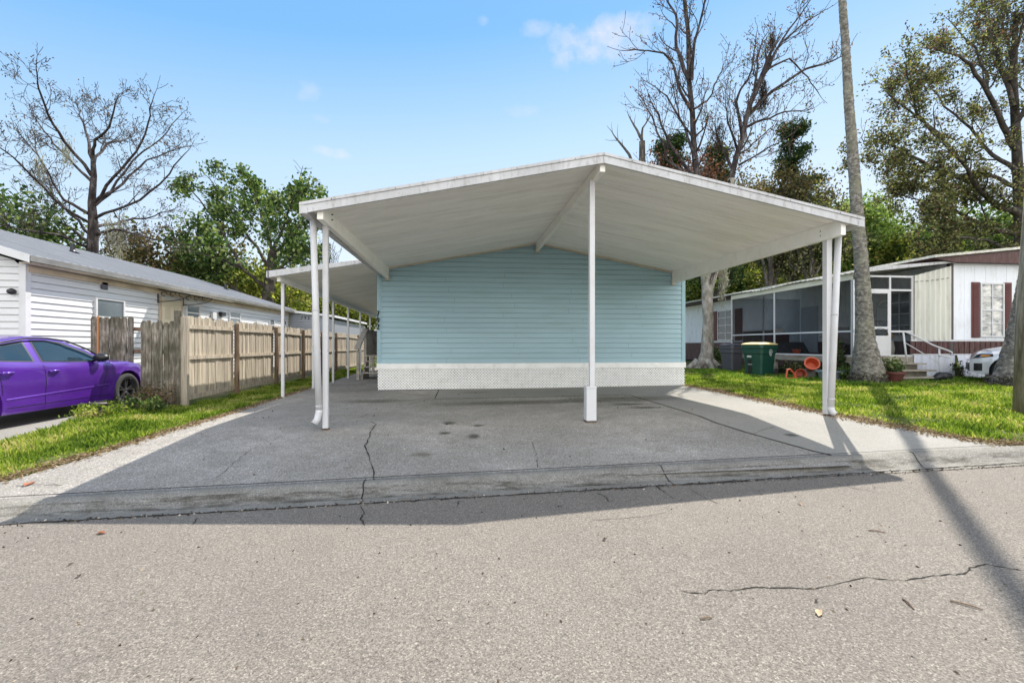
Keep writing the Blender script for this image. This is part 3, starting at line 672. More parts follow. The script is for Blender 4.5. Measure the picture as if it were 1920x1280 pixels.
# ------------------------------------------------------------------ white neighbouring house on the left
WX = -9.2; WY0, WY1 = 10.75, 25.5
wh = thing('white_house', (WX, WY0, 0), 'long white sided house with grey metal roof behind the fence on the left', 'house')
mb = MB(); siding(mb, 'x', WX, WY0 + .06, WY1, .15, lambda y: 2.98, .145, 1, .02); mb.build('wall', M['wsiding'], wh)
gl = lambda x: 2.98 + (1.55) * (1 - abs(x + 13.9) / 4.7)
mb = MB(); siding(mb, 'y', WY0, -18.6, WX - .06, .15, gl, .145, -1, .02); mb.build('wall', M['wsiding'], wh)
MB().box(-18.6, WX - .04, WY0 + .04, WY1, -.2, 2.97).build('wall_core', M['wsiding'], wh)
MB().box(WX - .1, WX + .03, WY0 - .035, WY0 + .09, 0, 3.0).build('corner_board', M['white'], wh)
# roof: two slopes with standing ribs
EX, RX = WX + .32, -13.9; ez, rz = 3.05, 4.66; ry0 = WY0 - .28; ry1 = WY1 + .1
mb = MB().prism([(EX, ry0, ez), (RX, ry0, rz), (-18.92, ry0, ez), (-18.92, ry0, ez + .06), (RX, ry0, rz + .06), (EX, ry0, ez + .06)], (0, ry1 - ry0, 0))
y = ry0 + .1
while y < ry1:
    mb.prism([(EX, y, ez + .06), (EX, y + .045, ez + .06), (EX, y + .03, ez + .085), (EX, y + .015, ez + .085)], (RX - EX, 0, rz - ez)); y += .23
roof = mb.build('roof', M['metalroof'], wh)
for (px, py) in ((136, 474), (423, 543)):
    p = AY(px, py, 12.6 if px < 200 else 21.5); 
    # on the slope
    for k in range(60):
        X = -9.4 - k * .05; q = AX(px, py, X); zz = ez + .06 + (rz - ez) * (EX - X) / (EX - RX)
        if q.z < zz: break
    MB().lathe([(.17, .0), (.08, .05), (.06, .08), (.06, .28), (.0, .28)], 12, 'z', (q.x, q.y, zz)).build('vent_pipe', M['black'], roof)
MB().box(EX - .02, EX + .012, ry0 + .0, ry1, ez - .07, ez + .05).build('eave_fascia', paint('grey_eave', (.17, .17, .165), .7, .25, 2), wh)
MB().box(WX + .03, EX - .03, ry0 + .1, ry1, ez - .10, ez - .075).build('soffit', paint('soffit_board', (.55, .48, .38), .7, .25, 1.5), wh)
MB().prism([(EX, ry0 - .03, ez - .1), (RX, ry0 - .03, rz - .1), (RX, ry0 - .03, rz + .055), (EX, ry0 - .03, ez + .055)], (0, .028, 0)).build('rake_board', M['white'], wh)
def win(p, X, y0, y1, z0, z1, sx=1, m=None, mull=True, fm='white', name='window'):
    f = MB(); t = .05
    f.box(X, X + sx * .05, y0, y1, z0, z0 + t); f.box(X, X + sx * .05, y0, y1, z1 - t, z1); f.box(X, X + sx * .05, y0, y0 + t, z0 + t, z1 - t); f.box(X, X + sx * .05, y1 - t, y1, z0 + t, z1 - t)
    if mull: f.box(X, X + sx * .045, y0 + t, y1 - t, (z0 + z1) / 2 - .02, (z0 + z1) / 2 + .02)
    w = f.build(name, M[fm], p)
    MB().box(X + sx * .01, X + sx * .025, y0 + t, y1 - t, z0 + t, z1 - t).build('pane', m or M['winglass'], w)
    return w
win(wh, WX + .01, 12.55, 13.55, 1.45, 2.46)
win(wh, WX + .01, 16.35, 17.15, 2.05, 2.62); win(wh, WX + .01, 19.2, 20.1, 2.05, 2.6); win(wh, WX + .01, 23.0, 23.6, 1.9, 2.5)
dr = MB().box(WX + .02, WX + .06, 15.1, 16.05, .6, 2.66).build('door', paint('cream_door', (.56, .50, .38), .6, .06), wh)
for (a, b) in ((15.22, 15.5), (15.65, 15.93)):
    for (c_, d_) in ((2.05, 2.45), (1.25, 1.9), (.75, 1.1)): MB().box(WX + .06, WX + .068, a, b, c_, d_).build('door_panel', paint('door_panel', (.48, .42, .31), .6, .06), dr)
mb = MB().box(WX + .02, WX + .05, 15.0, 15.09, .6, 2.75).box(WX + .02, WX + .05, 16.06, 16.15, .6, 2.75)
mb.build('door_frame', paint('frame_tan', (.42, .34, .25), .7, .2), wh)
awn = MB().prism([(WX + .03, 14.9, 2.97), (WX + .95, 14.9, 2.80), (WX + .95, 17.6, 2.80), (WX + .03, 17.6, 2.97)], (0, 0, .012)).build('door_awning', screenm('awning_sheet', (.62, .60, .54), .6), wh)
for y in (14.95, 16.2):
    mb = MB().tube([(WX + .03, y, 2.52), (WX + .03, y, 2.95)], .022, 6).tube([(WX + .03, y, 2.94), (WX + .95, y, 2.78)], .02, 6)
    mb.tube([(WX + .03 + .92 * math.sin(a), y, 2.56 + .24 * (1 - math.cos(a))) for a in np.linspace(0, 1.5, 8)], .014, 5)
    for k in range(3):
        c_ = WX + .2 + k * .25; mb.tube([(c_ + .08 * math.cos(a), y, 2.80 - k * .01 + .07 * math.sin(a)) for a in np.linspace(0, 5, 9)], .012, 5)
    mb.build('awning_bracket', M['black'], awn)
def bx(name, m, *a): return MB().box(*a).build(name, m, wh, bevel=.004)
bx('wall_light', M['black'], WX + .02, WX + .14, 18.45, 18.75, 2.35, 2.5)
bx('meter_box', M['white'], WX + .02, WX + .1, 17.9, 18.15, 2.2, 2.45); bx('wall_light', M['black'], WX + .02, WX + .14, 24.6, 24.8, 2.3, 2.45)
MB().box(WX + .022, WX + .05, ry0 + .3, WY1, 2.80, 2.93).build('frieze_board', paint('tan_frieze', (.46, .38, .28), .7, .3, 1.2), wh)
bx('wall_vent', M['binK'], WX + .02, WX + .05, 12.75, 12.95, 2.68, 2.86); bx('wall_box', M['white'], WX + .02, WX + .07, 21.6, 22.3, 2.1, 2.3)
q = AY(28, 547, WY0); MB().lathe([(0, -.07), (.05, -.06), (.07, 0), (.05, .05), (0, .06)], 12, 'x', (q.x, WY0 - .07, q.z)).build('security_light', M['black'], wh, smooth=True)
# white stair rail by the door
mb = MB()
mb.beam((WX + .9, 14.4, .9), (WX + .9, 15.4, 1.75), .05, .08).beam((WX + .9, 15.4, 1.75), (WX + .9, 16.4, 1.75), .05, .08).beam((WX + .9, 14.4, .35), (WX + .9, 15.4, 1.15), .05, .08)
for k in range(11): y = 14.4 + k * .2; zt = min(.9 + (y - 14.4) * .85, 1.75); mb.box(WX + .885, WX + .915, y, y + .03, zt - .7, zt)
mb.box(WX + .05, WX + .95, 15.3, 16.5, .5, .58)
mb.build('stair_rail', M['white'], wh)
# grey extension further back
gh = thing('grey_annex', (-9.2, 25.6, 0), 'low grey sided annex with white roof edge beyond the fence', 'building')
mb = MB(); siding(mb, 'y', 25.6, -9.2, -6.95, .1, lambda x: 2.97 - (x + 9.2) * .12, .14, -1, .015); mb.build('wall', M['gsiding'], gh)
MB().box(-9.19, -6.97, 25.64, 34, -.2, 2.6).build('wall_core', M['gsiding'], gh)
MB().prism([(-9.3, 25.45, 3.0), (-6.8, 25.45, 2.72), (-6.8, 25.45, 2.84), (-9.3, 25.45, 3.12)], (0, 8.5, 0)).build('roof', M['white'], gh)
text('7 9 2', .22, (-8.35, 25.575, 2.62), (rad(90), 0, 0), M['black'], gh, 'house_number', .01)

# ------------------------------------------------------------------ cars
def interp(pts): xs, ys = zip(*pts); return lambda v: float(np.interp(v, xs, ys))
def make_car(name, label, cat, loc, rotz, sp):
    root = thing(name, (0, 0, 0), label, cat); L = sp['L']; hw = sp['hw']
    belt, plan, top, roofc = map(interp, (sp['belt'], sp['plan'], sp['top'], sp['roof'])); low = interp(sp['low'])
    wy, wr, ar = sp['wy'], sp['wr'], sp['ar']
    def zlow(y):
        z = low(y)
        for c in wy:
            d = abs(y - c)
            if d < ar: z = max(z, wr + math.sqrt(ar * ar - d * d))
        return z
    def sx(y, z):
        b = belt(y); t = (z - .2) / (b - .2)
        bul = np.interp(t, [-.2, 0, .12, .35, .62, .86, .97, 1.0], [.93, .955, .985, .985, 1.0, .985, .95, .925])
        e = 0
        for c in wy:
            d = math.hypot(y - c, z - wr) - ar
            if 0 <= d < .09: e = max(e, .018 * (1 - d / .09))
        return hw * plan(y) * float(bul) + e
    ys = sorted(set(list(np.round(np.linspace(-L / 2, L / 2, 70), 4)) + [round(c + ar * math.cos(a), 4) for c in wy for a in np.linspace(0, math.pi, 21)]))
    N = 12; mb = MB()
    for s_ in (1, -1):
        o = len(mb.v)
        for y in ys:
            zl = zlow(y); b = belt(y)
            for j in range(N + 1):
                z = zl + (b - zl) * j / N; mb.v.append((s_ * sx(y, z), y, z))
        for i in range(len(ys) - 1):
            for j in range(N):
                a = o + i * (N + 1) + j; f = (a, a + N + 1, a + N + 2, a + 1); mb.f.append(f if s_ > 0 else f[::-1])
        # arch lip (inner return)
        o2 = len(mb.v)
        for y in ys:
            zl = zlow(y); x = sx(y, zl); mb.v += [(s_ * x, y, zl), (s_ * (x - .22), y, zl + .0)]
        for i in range(len(ys) - 1): a = o2 + 2 * i; mb.f.append((a, a + 1, a + 3, a + 2))
    # deck (hood, trunk)
    o = len(mb.v); NX = 12
    for y in ys:
        b = belt(y); w = sx(y, b); tz = top(y)
        for j in range(NX + 1):
            u = -1 + 2 * j / NX; mb.v.append((u * w, y, b + (tz - b) * (1 - abs(u) ** 2.6)))
    for i in range(len(ys) - 1):
        for j in range(NX): a = o + i * (NX + 1) + j; mb.f.append((a, a + 1, a + NX + 2, a + NX + 1))
    # ends
    for y, e in ((ys[0], 0), (ys[-1], 1)):
        ring = [(sx(y, z), y, z) for z in np.linspace(zlow(y), belt(y), 6)]; vs = ring + [(-x, y_, z) for x, y_, z in reversed(ring)]
        mb.add(vs, [tuple(range(len(vs)))])
    body = mb.build('body', sp['paint'], root, smooth=True)
    m = body.modifiers.new('e', 'EDGE_SPLIT'); m.split_angle = rad(38)
    # cabin
    cy0, cy1 = sp['cab']; cys = list(np.linspace(cy0, cy1, 40)); mb = MB(); gb, gt = sp['gw']
    def cab(y, t):   # t 0 belt .. 1 roof edge
        b = belt(y) - .01; r = max(roofc(y) - .035, b); w = gb + (gt - gb) * t * min(1, (r - b) / (sp['rh'])); return (w * plan(y), y, b + (r - b) * t)
    for y in cys:
        col = [cab(y, t) for t in np.linspace(0, 1, 5)]
        rx, _, rz_ = col[-1]; rc = max(roofc(y), rz_)
        arc = [(rx * u, y, rz_ + (rc - rz_) * (1 - u ** 2) ** .5 if u < 1 else rz_) for u in (.96, .85, .6, .3, 0)]
        full = col + arc; mb.v += full + [(-x, y_, z) for x, y_, z in reversed(full[:-1])]
    n = 19
    for i in range(len(cys) - 1):
        for j in range(n - 1): a = i * n + j; mb.f.append((a, a + n, a + n + 1, a + 1))
    mb.build('roof', sp['paint'], root, smooth=True)
    # side glass
    for nm, mat_, off, (sh0, sh1) in (('window_frame', M['black'], .004, (.0, .0)), ('window', M['carglass'], .009, (.035, .07))):
        for (a, b) in sp['win']:
            for s_ in (1, -1):
                mb = MB(); K = 14; o = 0; yy = np.linspace(a + sh0, b - sh0, K)
                for y in yy:
                    # clip by roof height above belt
                    hgt = max(roofc(y) - .035 - belt(y), .001); t0 = (.03 + sh0 * .5) / hgt; t1 = 1 - (.045 + sh1 * .5) / hgt
                    t1 = max(t1, t0 + .001)
                    for t in (t0, (t0 + t1) / 2, t1): x, y_, z = cab(y, t); mb.v.append((s_ * (x + off), y_, z))
                for i in range(K - 1):
                    for j in range(2): q = i * 3 + j; mb.f.append((q, q + 3, q + 4, q + 1))
                mb.build(nm, mat_, root, smooth=True)
    for (a, b), nm in ((sp['ws'], 'windshield'), (sp['rw'], 'rear_window')):
        mb = MB(); K = 8
        for y in np.linspace(a, b, K):
            for u in np.linspace(-.86, .86, 9):
                x0, _, rz_ = cab(y, 1); rc = max(roofc(y), rz_); mb.v.append((x0 * u, y, rz_ + (rc - rz_) * (1 - u * u) ** .5 + .008))
        for i in range(K - 1):
            for j in range(8): q = i * 9 + j; mb.f.append((q, q + 1, q + 10, q + 9))
        mb.build(nm, M['darkglass'], root, smooth=True)
    # seams, handles, mirrors
    def line(pts, w, m_, nm, off=.003):
        for s_ in (1, -1):
            mb = MB(); Q = [Vector((0, a, b)) for a, b in pts]
            for i, q in enumerate(Q):
                d = (Q[min(i + 1, len(Q) - 1)] - Q[max(i - 1, 0)]).normalized(); n_ = Vector((0, -d.z, d.y)) * w / 2
                for e in (n_, -n_): p = q + e; mb.v.append((s_ * (sx(p.y, p.z) + off), p.y, p.z))
            for i in range(len(Q) - 1): a = 2 * i; mb.f.append((a, a + 1, a + 3, a + 2))
            mb.build(nm, m_, root)
    for pts in sp['seams']: line(pts, .009, M['black'], 'door_seam')
    for (y, z) in sp['handles']:
        for s_ in (1, -1):
            x = sx(y, z); mb = MB().tube([(s_ * (x + .0), y - .1, z), (s_ * (x + .035), y - .07, z + .004), (s_ * (x + .04), y + .05, z + .004), (s_ * (x + .0), y + .1, z)], [.012, .02, .02, .012], 8); mb.build('door_handle', sp['paint'], root, smooth=True)
    for s_ in (1, -1):
        y = sp['mir']; z = belt(y) + .08; x = gb * plan(y) - .01
        mb = MB(); mb.lathe([(0, -.09), (.07, -.085), (.10, -.03), (.105, .02), (.07, .085), (0, .1)], 14, 'y', (0, 0, 0))
        mb.v = [(s_ * (x + .14) + v[0] * 1.25, y + v[1], z + .02 + v[2] * .78) for v in mb.v]
        mb.tube([(s_ * (x - .01), y, z - .05), (s_ * (x + .10), y, z)], .025, 6)
        mb.build('mirror', M['black'] if sp.get('blackmir') else sp['paint'], root, smooth=True)
    for c in wy:
        for s_ in (1, -1):
            X = s_ * (hw - .02); w_ = .225; mb = MB()
            pr = [(wr - .115, -w_ / 2), (wr - .03, -w_ / 2), (wr - .005, -w_ / 2 + .03), (wr, -w_ / 2 + .06), (wr, w_ / 2 - .06), (wr - .005, w_ / 2 - .03), (wr - .03, w_ / 2), (wr - .115, w_ / 2), (wr - .115, -w_ / 2)]
            mb.lathe(pr, 40, 'x', (X - s_ * w_ / 2, c, wr)); tyre = mb.build('wheel', M['rubber'], root, smooth=True)
            r_ = wr - .11; xo = X - s_ * .03; mb = MB()
            mb.lathe([(r_, -.02), (r_ + .008, 0), (r_ - .02, .004), (r_ - .03, -.03)], 40, 'x', (xo, c, wr))
            mb.lathe([(0, .0), (.05, .0), (.06, -.03)], 16, 'x', (xo - s_ * .02, c, wr))
            for k in range(5):
                for dd in (-.16, .16):
                    a = 2 * math.pi * k / 5 + .3; p0 = Vector((xo - s_ * .03, c + .04 * math.cos(a + dd), wr + .04 * math.sin(a + dd))); p1 = Vector((xo - s_ * .012, c + (r_ - .01) * math.cos(a + dd), wr + (r_ - .01) * math.sin(a + dd)))
                    mb.beam(p0, p1, .026, .03, up=(1, 0, 0))
            mb.build('rim', sp['rim'], tyre)
            MB().lathe([(0, 0), (r_ + .01, 0)], 30, 'x', (xo - s_ * .09, c, wr)).build('wheel_well_disc', M['black'], tyre)
    MB().box(-hw * .7, hw * .7, -L / 2 + .3, L / 2 - .3, .26, .6).build('underbody', M['black'], root)
    for c in wy: MB().box(-hw + .26, hw - .26, c - ar - .02, c + ar + .02, .4, .86).build('wheel_housing', M['black'], root)
    if 'extra' in sp: sp['extra'](root, sx, belt, top, plan)
    for ch in root.children: pass
    root.location = loc; root.rotation_euler = (0, 0, rotz)
    return root
rimP = flat('rim_graphite', (.16, .16, .17), .25, .8); rimW = flat('rim_silver', (.4, .4, .42), .3, .8)
sedan = dict(L=5.04, hw=.95, paint=M['purple'], rim=rimP, wy=(-1.50, 1.55), wr=.365, ar=.415, gw=(.84, .60), rh=.42, cab=(-1.85, 1.22), blackmir=True,
    low=[(-2.52, .35), (-2.3, .24), (2.25, .22), (2.52, .3)],
    belt=[(-2.52, .80), (-2.42, .95), (-2.1, 1.05), (-1.3, 1.07), (-.9, 1.03), (.2, .985), (.95, .965), (1.2, .965), (1.6, .965), (2.1, .88), (2.36, .78), (2.52, .62)],
    top=[(-2.52, .82), (-2.3, 1.08), (-1.9, 1.12), (1.2, 1.03), (1.6, 1.02), (2.1, .95), (2.36, .84), (2.52, .64)],
    plan=[(-2.52, .82), (-2.3, .92), (-1.8, .98), (-.5, 1.0), (1.2, 1.0), (1.9, .97), (2.25, .88), (2.45, .74), (2.52, .62)],
    roof=[(-1.85, 1.08), (-1.3, 1.27), (-.8, 1.41), (-.35, 1.475), (.0, 1.475), (.3, 1.44), (.7, 1.28), (1.22, 1.0)],
    win=[(-1.15, -.42), (-.30, .92)], ws=(.5, 1.15), rw=(-1.7, -.95), mir=.78,
    seams=[[(-.36, z) for z in np.linspace(.30, .98, 8)], [(1.0 - .03 * k, z) for k, z in enumerate(np.linspace(.93, .30, 8))], [(-1.08 - .12 * (1 - k / 7) ** 2, z) for k, z in enumerate(np.linspace(1.02, .55, 8))],
           [(y, .335) for y in np.linspace(-1.0, 1.05, 10)]],
    handles=[(-.20, .865), (-1.0, .875)])
def sed_extra(root, sx, belt, top, plan):
    for s_ in (1, -1):
        mb = MB()
        for y in np.linspace(-1.02, 1.0, 12): z = .50 + .035 * y; mb.v += [(s_ * (sx(y, z - .02) + .001), y, z - .022), (s_ * (sx(y, z) + .012), y, z), (s_ * (sx(y, z + .02) + .001), y, z + .012)]
        for i in range(11):
            for j in range(2): a = i * 3 + j; mb.f.append((a, a + 3, a + 4, a + 1))
        mb.build('door_crease', M['purple'], root, smooth=True)
        MB().prism([(s_ * .52, 2.40, .66), (s_ * .74, 2.30, .66), (s_ * .74, 2.28, .78), (s_ * .5, 2.37, .78)], (0, .05, 0)).build('headlight', M['winglass'], root)
        MB().prism([(s_ * .4, -2.54, .78), (s_ * .8, -2.46, .78), (s_ * .8, -2.45, .92), (s_ * .4, -2.53, .92)], (0, .03, 0)).build('tail_light', M['maroon'], root)
        mb = MB().tube([(s_ * (.86 - .2 * t), y, z) for t, y, z in ((0, 1.0, 1.03), (.4, .7, 1.23), (.8, .35, 1.38), (1, 0, 1.425), (1, -.4, 1.42), (.75, -.85, 1.35), (.4, -1.2, 1.24))], .016, 6); mb.build('rain_visor', M['black'], root, smooth=True)
sedan['extra'] = sed_extra
make_car('purple_sedan', 'glossy purple four door sedan parked nose against the old plank fence', 'car', (-7.86, 8.80, -.065), 0, sedan)
suv = dict(L=4.5, hw=.92, paint=M['carwhite'], rim=rimW, wy=(-1.32, 1.45), wr=.36, ar=.42, gw=(.82, .64), rh=.5, cab=(-2.1, 1.1),
    low=[(-2.25, .4), (-2.0, .28), (2.0, .26), (2.25, .32)],
    belt=[(-2.25, .95), (-2.1, 1.1), (-1, 1.08), (.9, 1.02), (1.3, 1.0), (1.8, .95), (2.1, .86), (2.25, .66)],
    top=[(-2.25, .97), (-2.0, 1.12), (1.0, 1.12), (1.5, 1.08), (1.9, 1.0), (2.1, .90), (2.25, .68)],
    plan=[(-2.25, .84), (-2.0, .94), (-1, 1), (1.2, 1), (1.8, .95), (2.1, .84), (2.25, .68)],
    roof=[(-2.1, 1.1), (-1.9, 1.5), (-1.0, 1.64), (0, 1.66), (.3, 1.6), (1.1, 1.08)],
    win=[(-1.7, -.95), (-.85, -.05), (.05, .75)], ws=(.35, 1.0), rw=(-2.05, -1.95), mir=.62,
    seams=[[(-.0, z) for z in np.linspace(.34, 1.0, 8)], [(.92, z) for z in np.linspace(.34, .98, 8)]], handles=[(.15, .88), (-.8, .9)])
def suv_extra(root, sx, belt, top, plan):
    for s_ in (1, -1):
        for nm, m_, za, zb, ya, yb, off in (('headlight', M['black'], .72, .86, 1.78, 2.20, .006), ('turn_signal', flat('amber', (.7, .28, .04), .3), .775, .83, 1.84, 2.02, .014), ('fog_recess', M['black'], .36, .58, 2.0, 2.17, .008)):
            mb = MB(); K = 10
            for i, y in enumerate(np.linspace(ya, yb, K)):
                f = i / (K - 1); z0 = za + (zb - za) * (.45 * (1 - f) if nm != 'fog_recess' else 0); z1 = min(zb, belt(y) - .02)
                mb.v += [(s_ * (sx(y, z) + off), y, z) for z in (min(z0, z1 - .004), z1)]
            for i in range(K - 1): a = 2 * i; mb.f.append((a, a + 2, a + 3, a + 1))
            mb.build(nm, m_, root)
    MB().box(-.5, .5, 2.24, 2.27, .36, .58).build('grille', M['black'], root, bevel=.01)
suv['extra'] = suv_extra
make_car('white_suv', 'white car with dark swept headlight, nose showing behind the palm trunk at right edge', 'car', (17.2, 10.85, .12), rad(42), suv)

# ------------------------------------------------------------------ mobile home with screened porch on the right
HX, HYF = 16.0, 13.3
mh = thing('mobile_home', (HX, HYF, 0), 'white mobile home with maroon trim and shutters behind the lawn on the right', 'house')
GH = gz(15)
MB().box(HX, 21.5, HYF, 42, .9, 3.92).build('wall_core', M['mhwhite'], mh)
mb = MB(); x = HX + .12
while x < 21.4: mb.box(x, x + .39, HYF - .012, HYF + .004, 1.42, 3.93); x += .4
mb.build('wall', M['mhwhite'], mh)
mb = MB(); y = HYF + .1
while y < 41.6: mb.box(HX - .012, HX + .004, y, y + .39, 1.42, 3.93); y += .4
mb.build('wall', M['mhwhite'], mh)
MB().box(HX - .03, HX + .10, HYF - .03, HYF + .08, .9, 3.93).build('corner_trim', flat('dark_trim', (.05, .035, .035), .5), mh)
mb = MB(); x = HX - 1.5
mb.box(HX - 1.42, 21.5, HYF - .01, HYF + .0, .95, 1.36)
while x < 21.4: mb.box(x + .02, x + .16, HYF - .022, HYF - .008, .96, 1.35); x += .2
mb.build('lower_panel', M['brownpanel'], mh)
MB().box(HX - 1.45, 21.5, HYF - .035, HYF + .0, 1.36, 1.415).build('white_rail', M['white'], mh); MB().box(HX - 1.4, 21.5, HYF - .03, HYF, .915, .945).build('white_rail', M['white'], mh)
mb = MB(); mb.box(HX - .02, HX + .0, HYF + .1, 42, .2, 1.38); mb.build('lower_panel', M['brownpanel'], mh)
# skirting sheets, one leaning
for i, (x0, x1, dy, lean) in enumerate(((14.62, 16.12, 0, 0), (16.2, 18.2, -.10, .08), (18.25, 21.4, 0, 0))):
    mb = MB(); n = int((x1 - x0) / .05)
    for k in range(n + 1):
        x = x0 + (x1 - x0) * k / n; d = .012 * (1 if (k // 2) % 3 == 0 else 0)
        mb.v += [(x, HYF - .04 + dy - d - lean, gz(x) - .02), (x, HYF - .04 - d, .91)]
    for k in range(n): mb.f.append((2 * k, 2 * k + 2, 2 * k + 3, 2 * k + 1))
    mb.build('skirting_panel', M['skirtm'], mh)
# roof
MB().prism([(HX - .1, HYF - .25, 3.93), (21.9, HYF - .25, 3.93), (21.9, HYF - .25, 4.0), (HX + 2.9, HYF - .25, 4.42), (HX - .9, HYF - .25, 4.03)], (0, 29, 0)).build('roof_core', M['brownpanel'], mh)
MB().prism([(HX - .95, HYF - .35, 4.04), (HX + 2.9, HYF - .35, 4.45), (22, HYF - .35, 4.05), (22, HYF - .35, 4.13), (HX + 2.9, HYF - .35, 4.53), (HX - .95, HYF - .35, 4.12)], (0, 29.3, 0)).build('roof', M['roofold'], mh)
MB().box(HX, 21.5, HYF - .03, HYF - .013, 3.87, 3.935).build('top_trim', M['white'], mh)
# street window with shutters
def winy(p, Y, x0, x1, z0, z1, cols=2, rows=4, sash=True, m=None, nm='window'):
    f = MB(); t = .05; d = .05
    f.box(x0, x1, Y - d, Y, z0, z0 + t); f.box(x0, x1, Y - d, Y, z1 - t, z1); f.box(x0, x0 + t, Y - d, Y, z0 + t, z1 - t); f.box(x1 - t, x1, Y - d, Y, z0 + t, z1 - t)
    for k in range(1, rows): z = z0 + (z1 - z0) * k / rows; h = .03 if k == rows // 2 else .014; f.box(x0 + t, x1 - t, Y - d + .005, Y, z - h, z + h)
    for k in range(1, cols): x = x0 + (x1 - x0) * k / cols; f.box(x - .014, x + .014, Y - d + .008, Y - .001, z0 + t, z1 - t)
    w = f.build(nm, M['white'], p); MB().box(x0 + t, x1 - t, Y - .02, Y - .002, z0 + t, z1 - t).build('pane', m or M['winglass'], w); return w
def blinds():
    t = NT('pane_with_blinds'); n = t.noise(2.2, 5, .6, t.vec((1.2, 1, 2.5))); t.col(t.ramp(n, [(.38, (.07, .09, .10)), (.5, (.36, .36, .33)), (.62, (.62, .60, .55))])); t.b.inputs['Roughness'].default_value = .08; t.b.inputs['Specular IOR Level'].default_value = .8; return t.m
winy(mh, HYF - .014, 17.08, 17.98, 1.50, 3.30, 2, 4, m=blinds())
def shutter(p, Y, x0, x1, z0, z1):
    mb = MB().box(x0, x1, Y - .03, Y, z0, z1); n = int((z1 - z0) / .05)
    for k in range(n): z = z0 + .03 + (z1 - z0 - .06) * k / n; mb.prism([(x0 + .04, Y - .03, z), (x0 + .04, Y - .05, z), (x0 + .04, Y - .03, z + .035)], (x1 - x0 - .08, 0, 0))
    mb.build('shutter', M['maroon'], p)
shutter(mh, HYF - .014, 16.78, 17.06, 1.48, 3.32); shutter(mh, HYF - .014, 18.0, 18.28, 1.48, 3.32)
# far side windows on the long wall
def winx(p, X, y0, y1, z0, z1, cols=2, rows=4, m=None):
    f = MB(); t = .06; d = .05
    f.box(X - d, X, y0, y1, z0, z0 + t); f.box(X - d, X, y0, y1, z1 - t, z1); f.box(X - d, X, y0, y0 + t, z0 + t, z1 - t); f.box(X - d, X, y1 - t, y1, z0 + t, z1 - t)
    for k in range(1, rows): z = z0 + (z1 - z0) * k / rows; f.box(X - d + .005, X, y0 + t, y1 - t, z - .018, z + .018)
    for k in range(1, cols): y = y0 + (y1 - y0) * k / cols; f.box(X - d + .008, X - .001, y - .02, y + .02, z0 + t, z1 - t)
    w = f.build('window', M['white'], p); MB().box(X - .02, X - .002, y0 + t, y1 - t, z0 + t, z1 - t).build('pane', m or M['darkglass'], w)
winx(mh, HX - .014, 25.2, 26.9, 1.5, 3.35); 
for (a, b) in ((24.4, 25.1), (27.0, 27.7)): MB().box(HX - .05, HX - .013, a, b, 1.5, 3.35).build('shutter', M['maroon'], mh)
winx(mh, HX - .014, 32, 34, 1.5, 3.2)
winx(mh, HX - .014, 14.2, 15.4, 1.55, 3.2, 3, 4); pass
MB().box(HX - .05, HX - .013, 18.85, 19.85, .9, 3.0).build('door', flat('grey_door', (.42, .45, .50), .5), mh)
# rough stone facing seen through the screen
st_m = concrete('stone_facing', (.15, .11, .085), (.10, .075, .06), (.22, .17, .13), 1, .5, 9, .5)
MB().box(HX - .06, HX - .013, 21.2, 24.3, .9, 2.0).build('stone_panel', st_m, mh)
# porch ---------------------------------------------------------
PX0, PY1 = 12.5, 19.95; DZ = .86
po = thing('screened_porch', (PX0, HYF, 0), 'screened porch on a low wooden deck along the mobile home', 'porch')
mb = MB(); y = HYF
mb.box(PX0 - .02, PX0 + .03, HYF - .02, PY1, DZ - .2, DZ - .03); mb.box(PX0, HX, HYF - .03, HYF + .02, DZ - .2, DZ - .03)
while y < PY1: mb.box(PX0 - .03, HX - .1, y, y + .135, DZ - .03, DZ); y += .14
mb.build('deck', M['deckwood'], po)
for (x, y) in ((12.56, 13.4), (12.56, 15.2), (12.56, 17.0), (12.56, 19.6), (14.3, 13.4), (15.9, 13.4)):
    MB().box(x - .06, x + .06, y - .06, y + .06, -.05, DZ - .2).build('deck_post', M['deckwood'], po)
fr = 'white'
def fx(y, z0=DZ, z1=3.47, w=.06): MB().box(PX0, PX0 + .05, y - w / 2, y + w / 2, z0, z1).build('frame_post', M[fr], po)
for y in (13.36, 14.0, 17.02, 19.92): fx(y)
MB().box(PX0 + .002, PX0 + .048, HYF, PY1, DZ + .0, DZ + .05).build('frame_rail', M[fr], po)
MB().box(PX0 + .002, PX0 + .048, HYF, PY1, 1.66, 1.71).build('frame_rail', M[fr], po)
MB().box(PX0 - .01, PX0 + .06, HYF, PY1, 3.34, 3.52).build('porch_header', paint('cream_header', (.66, .62, .50), .6, .1), po)
MB().box(PX0 + .02, PX0 + .026, HYF + .05, PY1, DZ + .05, 3.34).build('screen', M['screen'], po)
MB().box(PX0 + .05, HX - .05, PY1 - .03, PY1 - .024, DZ + .05, 3.4).build('screen', M['screen'], po)
for x in (14.1,): MB().box(x - .03, x + .03, PY1 - .05, PY1, DZ, 3.5).build('frame_post', M[fr], po)
